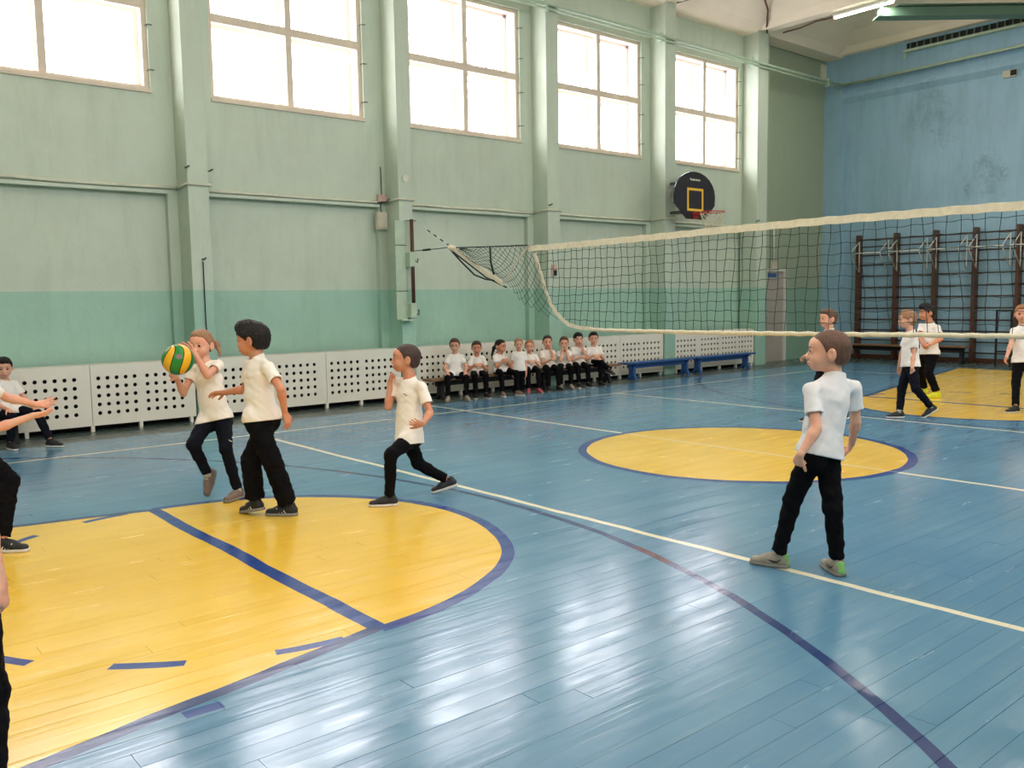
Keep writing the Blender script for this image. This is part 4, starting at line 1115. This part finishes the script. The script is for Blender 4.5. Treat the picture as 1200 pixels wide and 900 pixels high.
    for sd in 'LR': sp_.append((cone(P['hip'+sd]+up*.02*s, P['hip'+sd]+(P['kn'+sd]-P['hip'+sd])*.25, (pants_r[0]+.014)*s, (pants_r[0]+.014)*s), .02))
    sl = []
    for sd in 'LR':
        sh, el = P['sh'+sd], P['el'+sd]; d = unit(el-sh); en = sh+(el-sh)*sleeve
        sp_.append((cone(sh, en+d*.03, .038*s, .046*s*min(lo_, 1.1), cut=(en, d)), .02)); sl.append((en, d, el))
    F = Field([p for p, k in sp_], hc_)
    for p, k in sp_: F.add(p, k*s)
    F.warp(wrinkle(11+seedn, .0045*s, 42, .8, 5)); F.warp(wrinkle(17+seedn, .0035*s, 85, .9, 5))
    for en, d, el in sl: F.cut(cone(en-d*.010, en+d*.04, .034*s, .038*s), .003)
    F.half(hem-up*.006*s, -up)
    F.half(nb+up*.010*s, unit(up-fr*-.28), .004); F.cut(cone(nb-up*.012*s+fr*.010*s, nb+up*.12*s, .0455*s+collar, .048*s), .003)
    shm = link('shirt', npmesh('shirt', [F.mesh()], org), shirt, root)
    # ---- trousers
    pr = pants_r
    tp = [(cone(pel+up*.035*s, pel-up*.03*s, .090*s, .094*s, fr, .74), 0)]
    cutp = []
    for sd in 'LR':
        hp, kn, an = P['hip'+sd], P['kn'+sd], P['an'+sd]
        d = unit(an-kn); en = an-d*.02*s
        tp += [(cone(hp, kn, (pr[0]+.003)*s, pr[1]*s), .03), (cone(kn, kn+(en-kn)*.35, pr[1]*s, (pr[1]*.6+pr[2]*.4)*s), .015), (cone(kn+(en-kn)*.35, en+d*.03, (pr[1]*.6+pr[2]*.4)*s, pr[2]*s, cut=(en, d)), .01)]
        tp.append((ell(hp-fr*.022*s-up*.015*s, V3(.054, .054, .062)*s), .03)); cutp.append((en, d))
    F = Field([p for p, k in tp], hc_)
    for p, k in tp: F.add(p, k*s)
    F.warp(wrinkle(23+seedn, .006*s, 55, 1.6, 5)); F.warp(wrinkle(29+seedn, .0035*s, 120, 2., 4))
    F.half(pel+up*.05*s, up)
    for en, d in cutp: F.cut(cone(en-d*.008, en+d*.03, (pr[2]-.010)*s, (pr[2]-.008)*s), .003)
    link('trousers', npmesh('trousers', [F.mesh()], org), pants, root)
    for sd in 'LR':
        an, kn = P['an'+sd], P['kn'+sd]; fd = P['f'+sd]; fu = P.get('fu'+sd, UPV)
        if sock:
            b = MB(); b.tube([Vector(an-unit(an-kn)*.05*s-org), Vector(an+unit(an-kn)*.012*s-org)], .029*s, 12); b.out('sock', 'sock', root)
        shoe(root, an, fd, fu, s, shoes[0], shoes[1], org, .0042 if near else .0065, shoe_style, lace)
    return root, L

def solve(D, px, s=1., phi=0, hphi=None, hp=0, hroll=0, flat=('L', 'R'), sg={}, foot={}, pnL=None, pnR=None, **kw):
    """joints of a standing figure from where each is seen; limb lengths are fixed, so depth follows. sg: sign per joint (+ farther)"""
    J = {}; fr = facing(phi); rt = np.cross(fr, UPV)
    rt = unit(rt)
    off = lambda k: kw.get('off', {}).get(k, 0.)
    J['neck'] = pt(*px['neck'], D+off('neck')); J['pel'] = pt(*px['pel'], D+off('pel'))
    J['head'] = pt(*px['head'], D+off('head'))
    hph = phi if hphi is None else hphi; hf = facing(hph); J['hf'] = hf*math.cos(hp)+UPV*math.sin(hp); J['hu'] = UPV*math.cos(hp)-hf*math.sin(hp)
    if hroll: J['hu'] = rotmat(J['hf'], hroll)@J['hu']
    for sd, sx in (('L', -1), ('R', 1)):
        sh_guess = J['neck']+rt*sx*.108*s-UPV*.05*s
        dsh = (sh_guess-CAM)@cF
        J['sh'+sd] = pt(*px['sh'+sd], dsh) if 'sh'+sd in px else sh_guess
        def nx(par, key, Ln, sgn):
            q = px[key]
            if len(q) == 3: return pt(q[0], q[1], (par-CAM)@cF+q[2])
            return reach(par, q[0], q[1], Ln, sgn)
        J['el'+sd] = nx(J['sh'+sd], 'el'+sd, .205*s, sg.get('el'+sd, -1)) if 'el'+sd in px else J['sh'+sd]-UPV*.2*s
        J['wr'+sd] = nx(J['el'+sd], 'wr'+sd, .180*s, sg.get('wr'+sd, -1)) if 'wr'+sd in px else J['el'+sd]-UPV*.18*s
        if 'hd'+sd in px: J['hd'+sd] = reach(J['wr'+sd], *px['hd'+sd], .11*s, sg.get('hd'+sd, 1))-J['wr'+sd]
        J['hip'+sd] = J['pel']+rt*sx*.058*s-UPV*.03*s
        J['kn'+sd] = reach(J['hip'+sd], *px['kn'+sd], .285*s, sg.get('kn'+sd, -1))
        J['an'+sd] = reach(J['kn'+sd], *px['an'+sd], .285*s, sg.get('an'+sd, 1))
        fd = foot.get(sd, (phi, 0)); a = math.radians(fd[1]); ff = facing(fd[0])
        J['f'+sd] = ff*math.cos(a)+UPV*math.sin(a); J['fu'+sd] = UPV*math.cos(a)-ff*math.sin(a)
        if sd in flat:    # planted foot: keep direction of view, sole on the floor
            z0 = .068*s*math.cos(a)+max(0, -math.sin(a))*.13*s
            k = J['an'+sd]; d = k-CAM
            t = (z0-CAM[2])/d[2]
            Q = CAM+d*t; dist = np.linalg.norm(Q-J['kn'+sd])
            if dist < .36*s: J['an'+sd] = Q
            else: J['an'+sd] = V3(k[0], k[1], z0)
    if pnL is not None: J['pnL'] = pnL
    if pnR is not None: J['pnR'] = pnR
    J.update(kw.get('set', {}))
    return J

def mark(root, child, pts, m, r, name, sub=False):
    from mathutils.bvhtree import BVHTree
    o = [c for c in root.children if c.name.split('.')[0] == child][0]
    me = o.data; bv = BVHTree.FromPolygons([v.co for v in me.vertices], [tuple(p.vertices) for p in me.polygons])
    out = []
    for u, v in pts:
        d = Vector(cF+cR*(u-600)/FPX+cD*(v-450)/FPX).normalized(); h = bv.ray_cast(Vector(CAM)-root.location, d)[0]
        if h is not None: out.append(h-d*.001)
    if len(out) > 1: MB().tube(out, r, 5).out(name, m, o)

# --- boy standing at the right, seen from behind
J = solve(4.68, dict(neck=(979, 440), pel=(961, 525), head=(970.5, 412.5), shL=(950, 457), shR=(1000, 454), elL=(957, 502, -.07), wrL=(938, 533, -.03), hdL=(929, 549),
     elR=(1003, 494, .06), wrR=(998, 520, .10), hdR=(990, 534), knL=(929, 585), knR=(976, 597), anL=(912, 650), anR=(981, 658)), s=1.0, phi=-32, hphi=-74, hp=.03,
     sg=dict(elL=-1, wrL=1, elR=1, wrR=1, hdL=1, knL=1, knR=1, anL=-1, anR=-1), foot=dict(L=(-62, 0), R=(-8, 0)), pnL=V3(0, 0, 0)+facing(60), pnR=facing(-60), curlL=40)
J['curlL'] = 45; J['curlR'] = 40
person('boy seen from behind in white shirt and grey-green shoes, standing at the right', J, 1.0, 'skin_fair', 'hair_brown', 'short', 'shirt_blue', 'trousers', ('shoe_grey', 'sole_grey'), shoe_style='swoosh', headscale=1.04, pants_r=(.066, .050, .038), loose=1.03, lace=None, seedn=1, shirt_hem=.0)

# --- girl with the ball
def pony_side(L, s, r_, f_, u_):
    return [(cone(L(-.03, -.085, .03), L(-.078, -.080, .0), .020*s, .022*s), 0), (cone(L(-.078, -.080, .0), L(-.105, -.07, -.05), .020*s, .012*s), .02), (cone(L(-.105, -.07, -.05), L(-.112, -.06, -.085), .012*s, .004*s), .01)]
J = solve(6.84, dict(neck=(240, 425), pel=(253, 487), head=(235.5, 404.5), shR=(227, 433), shL=(256, 428), elL=(243, 440), wrL=(227, 412), hdL=(208, 402),
     elR=(215, 461), wrR=(207, 443), hdR=(196, 434), knR=(226, 521), anR=(243, 556), knL=(265, 526), anL=(278, 564)), s=1.02, phi=-172, hphi=-172, hp=-.03, hroll=-.03,
     sg=dict(elL=-1, wrL=-1, hdL=1, elR=-1, wrR=-1, hdR=-1, knR=-1, anR=1, knL=-1, anL=1), flat=('L',), foot=dict(R=(-165, -62), L=(-160, 0)))
J['curlL'] = 12; J['curlR'] = 18; J['spreadL'] = 10; J['spreadR'] = 12
BALLC = pt(208.3, 421.5, 6.36); BALLR = .112
J['pnL'] = BALLC-(J['wrL']+.05*unit(J['hdL'])); J['pnR'] = BALLC-(J['wrR']+.05*unit(J['hdR']))
J['gaze'] = facing(-175)
GIRL = J
g_ = person('blond girl in white shirt holding the green and yellow ball', J, 1.02, 'skin_fair', 'hair_fair', 'tied', 'shirt_cream', 'navy', ('shoe_taupe', 'sole_grey'), pants_r=(.062, .046, .036), loose=.95, hair_extra=pony_side, sock=True, seedn=2, sleeve=.45)
mark(g_[0], 'trousers', [(268, 515.5), (270, 517), (272.5, 517.5)], 'lace', .004, 'logo_mark')

# --- dark haired boy beside her
J = solve(6.2, dict(neck=(300, 418), pel=(307, 486), head=(296, 398.5), shL=(314, 431), shR=(293, 428), elL=(329, 456), wrL=(334, 484), hdL=(339, 500),
     elR=(287, 456), wrR=(263, 460), hdR=(246, 461), knR=(294, 540), anR=(299, 587), knL=(319, 540), anL=(338, 592)), s=1.08, phi=-58, hphi=-82, hp=-.08,
     sg=dict(elL=-1, wrL=1, hdL=1, elR=1, wrR=1, hdR=1, knR=-1, anR=1, knL=-1, anL=1), foot=dict(R=(-60, -12), L=(-88, 0)), pnL=facing(-20), pnR=V3(0, 0, -1)+facing(180)*.6)
J['curlL'] = 20; J['curlR'] = 14; J['hdL'] = -UPV+facing(80)*.28; J['pnL'] = facing(-60)
person('dark haired boy in white shirt and baggy black trousers reaching toward the girl', J, 1.08, 'skin_mid', 'hair_black', 'quiff', 'shirt_cream', 'trousers', ('shoe_black', 'sole_grey'), shoe_style='stripes', pants_r=(.070, .064, .062), loose=1.02, lace=None, seedn=3)

# --- boy lunging on the key line
J = solve(6.62, dict(neck=(480, 443), pel=(480, 507), head=(475.5, 420.5), shL=(494, 454), shR=(465, 448), elL=(504, 484), wrL=(495, 497), hdL=(484, 496),
     elR=(455, 477), wrR=(457, 448), hdR=(459, 438), knL=(458, 533), anL=(456.5, 582), knR=(490, 544), anR=(525, 562)), s=1.0, phi=-112, hphi=-98, hp=.06,
     sg=dict(elL=-1, wrL=-1, hdL=-1, elR=-1, wrR=-1, hdR=1, knL=-1, anL=1, knR=1, anR=1), foot=dict(L=(-100, 0), R=(-97, -16)), pnL=facing(0)+UPV*.2, pnR=facing(60))
J['curlL'] = 16; J['curlR'] = [82, 85, 85, 82]; J['hdR'] = UPV+facing(70)*.25; J['pnR'] = facing(95); J['spreadR'] = 0
g_ = person('short haired boy lunging with fist at his chin, black shoes with white soles', J, 1.0, 'skin_mid', 'hair_dkbrown', 'short', 'shirt_cream', 'trousers', ('shoe_black', 'sole_white'), pants_r=(.064, .047, .036), loose=1.0, shirt_hem=.035, lace='shoe_black', seedn=4)
mark(g_[0], 'shirt', [(472.5, 461.3), (475, 462.3), (477, 464)], 'steel', .0028, 'logo_mark')

# --- far group behind the net
J = solve(10.7, dict(neck=(1067, 388), pel=(1067, 426), head=(1063, 374.5), shL=(1071, 395), shR=(1062, 394), elL=(1070.5, 416), wrL=(1069, 432), hdL=(1069, 442),
     elR=(1057, 414), wrR=(1053.5, 430), hdR=(1053, 438), knR=(1057, 454), anR=(1054, 483), knL=(1073, 455), anL=(1091, 477)), s=1.02, phi=-80, hphi=-86, hp=.0,
     sg=dict(elL=-1, wrL=-1, elR=1, wrR=1, knR=-1, anR=-1, knL=-1, anL=1), foot=dict(R=(-90, 0), L=(-95, -30)))
person('blond boy walking left behind the net in white shirt and navy trousers', J, 1.02, 'skin_fair', 'hair_fair', 'bowl', 'shirt', 'navy', ('shoe_black', 'sole_white'), near=False, pants_r=(.068, .05, .038), loose=1.05, sock=True, lace=None, seedn=5)
J = solve(12.85, dict(neck=(1090, 378), pel=(1089, 412), head=(1086, 366.5), shL=(1098, 384), shR=(1080, 382), elL=(1103, 397), wrL=(1090, 404), hdL=(1082, 406),
     elR=(1078, 395), wrR=(1082, 405), hdR=(1085, 408), knL=(1088, 437), anL=(1098, 460), knR=(1078, 433), anR=(1083, 453)), s=1.1, phi=-115, hphi=-92, hp=.0,
     sg=dict(elL=-1, wrL=-1, elR=-1, wrR=-1, knR=1, anR=1, knL=-1, anL=1), foot=dict(L=(-100, 0), R=(-110, 0)))
person('black haired boy in yellow shoes walking behind the blond boy', J, 1.1, 'skin_mid', 'hair_black', 'quiff', 'shirt', 'trousers', ('shoe_yellow', 'shoe_yellow'), near=False, pants_r=(.07, .056, .046), loose=1.05, lace=None, seedn=6)
J = solve(11.2, dict(neck=(1199, 381), pel=(1200, 421), head=(1198, 368), shR=(1188, 388), shL=(1211, 388), elR=(1184.5, 404), wrR=(1179.5, 419), hdR=(1176.5, 427),
     elL=(1216, 406), wrL=(1217, 422), knR=(1190.5, 448), anR=(1190, 477), knL=(1208, 448), anL=(1208, 477)), s=1.04, phi=-165, hphi=-150, hp=.0,
     sg=dict(elR=-1, wrR=-1, knR=-1, anR=1, knL=-1, anL=1), foot=dict(R=(-110, 0), L=(170, 0)))
person('smiling boy at the right edge in white shirt, one arm hanging away', J, 1.04, 'skin_fair', 'hair_red', 'crop', 'shirt', 'trousers', ('shoe_black', 'sole_white'), near=False, pants_r=(.068, .05, .04), loose=1.05, lace=None, seedn=7)
J = solve(10.5, dict(neck=(972, 386), pel=(968, 428), head=(970.5, 373.5), shL=(980, 393), shR=(966, 392), elR=(956, 406), wrR=(945, 417), hdR=(938, 420),
     elL=(984, 412), wrL=(982, 428), knR=(958, 450), anR=(952, 478), knL=(977, 456), anL=(988, 482)), s=1.02, phi=-95, hphi=-100, hp=.0,
     sg=dict(elR=-1, wrR=-1, knR=-1, anR=1, knL=-1, anL=1), foot=dict(R=(-95, 0), L=(-95, -15)))
person('brown haired boy behind the net, mostly hidden by the standing boy', J, 1.02, 'skin_fair', 'hair_brown', 'crop', 'shirt', 'trousers', ('shoe_black', 'sole_white'), near=False, pants_r=(.068, .05, .04), loose=1.05, lace=None, seedn=8)

# --- two figures cut by the left edge
J = solve(5.54, dict(neck=(-30, 432), pel=(-26, 520), head=(-26, 405), shL=(-20, 452), shR=(-36, 450), elL=(8, 466), wrL=(43, 474), hdL=(68, 469),
     elR=(-4, 502), wrR=(39, 487), hdR=(62, 483), knR=(12, 563), anR=(2, 622), knL=(-34, 580), anL=(-70, 622)), s=1.05, phi=78, hphi=85, hp=.0,
     sg=dict(elL=1, wrL=1, hdL=1, elR=-1, wrR=-1, hdR=1, knR=-1, anR=1, knL=1, anL=1), foot=dict(R=(92, 0), L=(90, -20)), pnL=facing(180)+UPV*.8, pnR=facing(0)+UPV*1.2)
J['curlL'] = 8; J['curlR'] = 12; J['spreadL'] = 12; J['spreadR'] = 10
person('player at the left edge stretching both open hands toward the ball', J, 1.05, 'skin_fair', 'hair_brown', 'short', 'shirt', 'trousers', ('shoe_black', 'sole_white'), shoe_style='stripes', pants_r=(.068, .05, .04), lace=None, seedn=9)
J = solve(2.66, dict(neck=(-75, 475), pel=(-60, 705), head=(-75, 400), shL=(-110, 520), shR=(-45, 520), elR=(-18, 612), wrR=(1, 684), hdR=(7, 728),
     elL=(-110, 600), wrL=(-110, 670), knR=(-16, 815), anR=(-14, 915), knL=(-85, 815), anL=(-90, 915)), s=1.03, phi=-60, hphi=-60, hp=.0,
     sg=dict(elR=-1, wrR=1, hdR=1, knR=1, anR=-1, knL=1, anL=-1), foot=dict(R=(-80, 0), L=(-80, 0)), pnR=facing(-90))
J['curlR'] = 30
person('nearest player at the left edge, only a hanging arm and black trouser leg showing', J, 1.03, 'skin_fair', 'hair_brown', 'short', 'shirt', 'trousers', ('shoe_black', 'sole_white'), pants_r=(.07, .058, .052), lace=None, seedn=10)

# --- the ball
ball = empty('volleyball', tuple(BALLC))
def ball_panels():
    n = 8; ax = unit(HR*-.25+UPV*.95+HF*-.2); Mz = Vector(ax).to_track_quat('Z', 'Y').to_matrix()
    core = bmesh.new(); bmesh.ops.create_uvsphere(core, u_segments=32, v_segments=20, radius=BALLR*.975)
    me = bpy.data.meshes.new('bladder'); core.to_mesh(me); core.free(); me.materials.append(M['black']); link('seam_core', me, None, ball)
    for k in range(n):
        bm = bmesh.new(); NA, NB = 7, 20; rows = []
        for j in range(NB+1):
            lat = -1.50+3.0*j/NB; row = []
            for i in range(NA+1):
                g_ = .035/max(.18, math.cos(lat))
                w = 2*PI/n; lo = k*w+min(g_, w*.3); hi = (k+1)*w-min(g_, w*.3)
                lon = lo+(hi-lo)*i/NA+.75*lat
                v = Mz@Vector((math.cos(lat)*math.cos(lon), math.cos(lat)*math.sin(lon), math.sin(lat)))
                row.append(bm.verts.new(v*BALLR))
            rows.append(row)
        for a, b in zip(rows[:-1], rows[1:]):
            for i in range(NA): f = bm.faces.new((a[i], a[i+1], b[i+1], b[i])); f.smooth = True
        bmesh.ops.recalc_face_normals(bm, faces=bm.faces)
        me = bpy.data.meshes.new('panel'); bm.to_mesh(me); bm.free()
        link('panel', me, 'ballgreen' if k % 2 else 'ballyellow', ball)
M['emblem'] = mat('dull_violet_print', (132, 84, 92), .4, var=.3, scale=120)
M['ballgreen'] = mat('green_ball_leather', (22, 132, 52), .35, var=.05); M['ballyellow'] = mat('yellow_ball_leather', (240, 182, 30), .35, var=.05)
ball_panels()
dd = unit(pt(218.5, 416, 6.3)-BALLC); dv = unit(-cF); qn = unit(dv*.72+dd*.68)
MB().tube([Vector(qn*BALLR*.995), Vector(qn*BALLR*1.008)], .018, 14).out('emblem', 'emblem', ball)
tag(ball, 'green and yellow volleyball held up by the blond girl', 'ball')

# ------------------------------------------------------------------ seated row
def seated(label, hx, hy, s=.95, yaw=180, pose='knees', hyaw=None, lean=.0, cross=False, Y=1.26, grp='children sitting on the bench by the wall', standing=False, footy=None, hpit=-.05, spread=.085, **kw):
    f = facing(yaw); f = unit(f); rt = np.cross(f, UPV)
    H_ = pty(hx, hy, Y); J = {}
    hz = H_[2]; J['head'] = H_; hf = facing(hyaw if hyaw is not None else yaw); J['hf'] = unit(hf+UPV*hpit); J['hu'] = UPV
    nk = H_-UPV*.125*s-hf*.015; J['neck'] = nk
    if standing: J['pel'] = V3(nk[0], nk[1], nk[2]-.34*s)
    else: J['pel'] = V3(nk[0], nk[1], 0)*1.-f*lean+UPV*(.33+.075*s)
    tl = nk[2]-J['pel'][2]
    for sd, sx in (('L', -1), ('R', 1)):
        J['sh'+sd] = nk+rt*sx*.102*s-UPV*.055*s; J['hip'+sd] = J['pel']+rt*sx*.058*s-UPV*.015*s
        if standing:
            J['kn'+sd] = J['hip'+sd]-UPV*(J['hip'+sd][2]-.05)*.5+f*.01; J['an'+sd] = V3(J['hip'+sd][0], J['hip'+sd][1], .066*s)
            J['el'+sd] = J['sh'+sd]-UPV*.2*s+rt*sx*.025-f*.01; J['wr'+sd] = J['el'+sd]-UPV*.17*s+f*.03; J['f'+sd] = f
        else:
            J['kn'+sd] = J['hip'+sd]+f*.30*s+rt*sx*spread-UPV*.0; J['kn'+sd][2] = .33+.02
            J['an'+sd] = J['kn'+sd]-UPV*(J['kn'+sd][2]-.067*s)+f*(.03 if footy is None else footy[0 if sd == 'L' else 1]); J['f'+sd] = unit(f+rt*sx*.25)
            kn = J['kn'+sd]
            if pose == 'knees': J['wr'+sd] = kn+UPV*.075*s-f*.07*s-rt*sx*.01; hd_ = f-UPV*.35
            elif pose == 'lap': J['wr'+sd] = J['pel']+f*.19*s+rt*sx*.055*s+UPV*.12*s; hd_ = -rt*sx+f*.3-UPV*.2
            elif pose == 'folded': J['wr'+sd] = J['pel']+f*.2*s+rt*sx*.02*s+UPV*.17*s; hd_ = -rt*sx
            elif pose == 'chin': J['wr'+sd] = H_+hf*.07*s-UPV*.145*s+rt*sx*.035*s; hd_ = UPV-f*.2
            elif pose == 'cheek':
                if sd == kw.get('cheek_side', 'L'): J['wr'+sd] = H_+hf*.06*s-UPV*.12*s+rt*sx*.05*s; hd_ = UPV
                else: J['wr'+sd] = J['pel']+f*.24*s+rt*sx*.0+UPV*.12*s; hd_ = -rt*sx
            J['hd'+sd] = unit(hd_)
            a, b = J['sh'+sd], J['wr'+sd]; L1, L2 = .205*s, .18*s; d = b-a; dl = min(np.linalg.norm(d), (L1+L2)*.98); ud = unit(d)
            J['wr'+sd] = a+ud*dl; x = (L1*L1-L2*L2+dl*dl)/(2*dl); hh2 = math.sqrt(max(L1*L1-x*x, 0))
            pole = rt*sx*.6-f*.5-UPV*.6
            if pose in ('chin', 'cheek'): pole = rt*sx*.35+f*.35-UPV*1.
            pole = unit(pole-ud*(pole@ud)); J['el'+sd] = a+ud*x+pole*hh2
            if pose in ('knees',): J['pn'+sd] = -UPV
            elif pose in ('chin', 'cheek'): J['pn'+sd] = -rt*sx-f*.4
            else: J['pn'+sd] = -UPV*.5-f
            J['curl'+sd] = 18 if pose in ('knees', 'lap') else 32
    if cross:
        J['knR'] = J['hipR']+f*.30*s-rt*.06+UPV*.07; J['anR'] = J['knR']-UPV*.17-rt*.16*s*1+f*.08; J['fR'] = unit(-rt*.5+f-UPV*.3)
        J['knL'] = J['hipL']+f*.29*s+rt*.02; J['knL'][2] = .345; J['anL'] = J['knL']-UPV*(J['knL'][2]-.067*s)
    kw.pop('cheek_side', None)
    person(label, J, s, near=False, group=grp, lace=None, pants_r=(.064, .048, .038), **kw)
def long_tail(L, s, r_, f_, u_):
    return [(cone(L(.0, -.09, .02), L(.02, -.12, -.03), .022*s, .026*s), 0), (cone(L(.02, -.12, -.03), L(.05, -.13, -.14), .026*s, .020*s), .02), (cone(L(.05, -.13, -.14), L(.07, -.12, -.22), .02*s, .008*s), .01)]
def bun(L, s, r_, f_, u_): return [(ell(L(0, -.09, .06), V3(.03, .03, .03)*s), 0)]
def pony(L, s, r_, f_, u_): return [(cone(L(.0, -.09, .04), L(.0, -.13, -.0), .018*s, .02*s), 0), (cone(L(.0, -.13, .0), L(.0, -.12, -.10), .02*s, .008*s), .02)]
seated('seated boy wearing dark glasses, leftmost on the bench', 532.8, 404.8, .95, yaw=172, pose='knees', hyaw=180, glasses=True, hair='hair_brown', style='crop', shoes=('shoe_grey', 'sole_grey'), seedn=21)
seated('seated brown haired boy leaning forward, second from the left of the row', 558.5, 407.5, .94, yaw=165, pose='lap', hyaw=175, hair='hair_dkbrown', style='crop', skin='skin_mid', shoes=('shoe_black', 'sole_white'), seedn=22, spread=.03, lean=.06)
seated('seated girl with a long dark ponytail turning her head to the right', 586.5, 405.8, .95, yaw=150, pose='folded', hyaw=128, hair='hair_black', style='tied', hair_extra=long_tail, skin='skin_mid', shoes=('shoe_taupe', 'sole_white'), seedn=23)
seated('small girl with fair hair standing upright in front of the bench', 608, 403.5, .83, yaw=178, Y=1.0, standing=True, hair='hair_fair', style='tied', hair_extra=bun, shirt='shirt', grp='children by the wall', shoes=('shoe_black', 'sole_grey'), seedn=24, loose=1.05)
seated('seated fair girl peering over the shoulder of the small standing girl', 620.5, 405.8, .93, yaw=170, pose='lap', hyaw=178, hair='hair_red', style='tied', hair_extra=bun, shoes=('shoe_pink', 'sole_grey'), seedn=25, spread=.03)
seated('seated dark haired girl with hands at her cheek, pale cream shirt', 641.5, 400.8, .98, yaw=165, pose='cheek', hyaw=176, hair='hair_dkbrown', style='tied', hair_extra=pony, shirt='shirt_cream', shoes=('shoe_black', 'sole_grey'), seedn=26, spread=.03)
seated('seated girl resting her chin on both hands', 661, 402, .96, yaw=178, pose='chin', hyaw=180, hair='hair_brown', style='tied', hair_extra=bun, shoes=('shoe_grey', 'sole_grey'), seedn=27, spread=.03, lean=.05, hpit=-.12)
seated('seated dark haired girl leaning right with one hand on her cheek', 677.5, 397.2, .98, yaw=165, pose='cheek', cheek_side='L', hyaw=170, hair='hair_black', style='bowl', shoes=('shoe_black', 'sole_white'), seedn=28, spread=.03, lean=.05)
seated('seated dark haired boy with one leg crossed, rightmost on the bench', 695.5, 396.5, 1.0, yaw=168, pose='lap', hyaw=178, hair='hair_black', style='crop', cross=True, shoes=('shoe_black', 'sole_grey'), seedn=29)
seated('seated dark haired boy at the left edge, hands on his knees', 4.5, 431, 1.02, yaw=118, pose='knees', hyaw=148, hair='hair_black', style='crop', pants='navy', shoes=('shoe_black', 'sole_white'), seedn=30, Y=1.2, grp=None, hpit=-.15, footy=(.2, -.05))
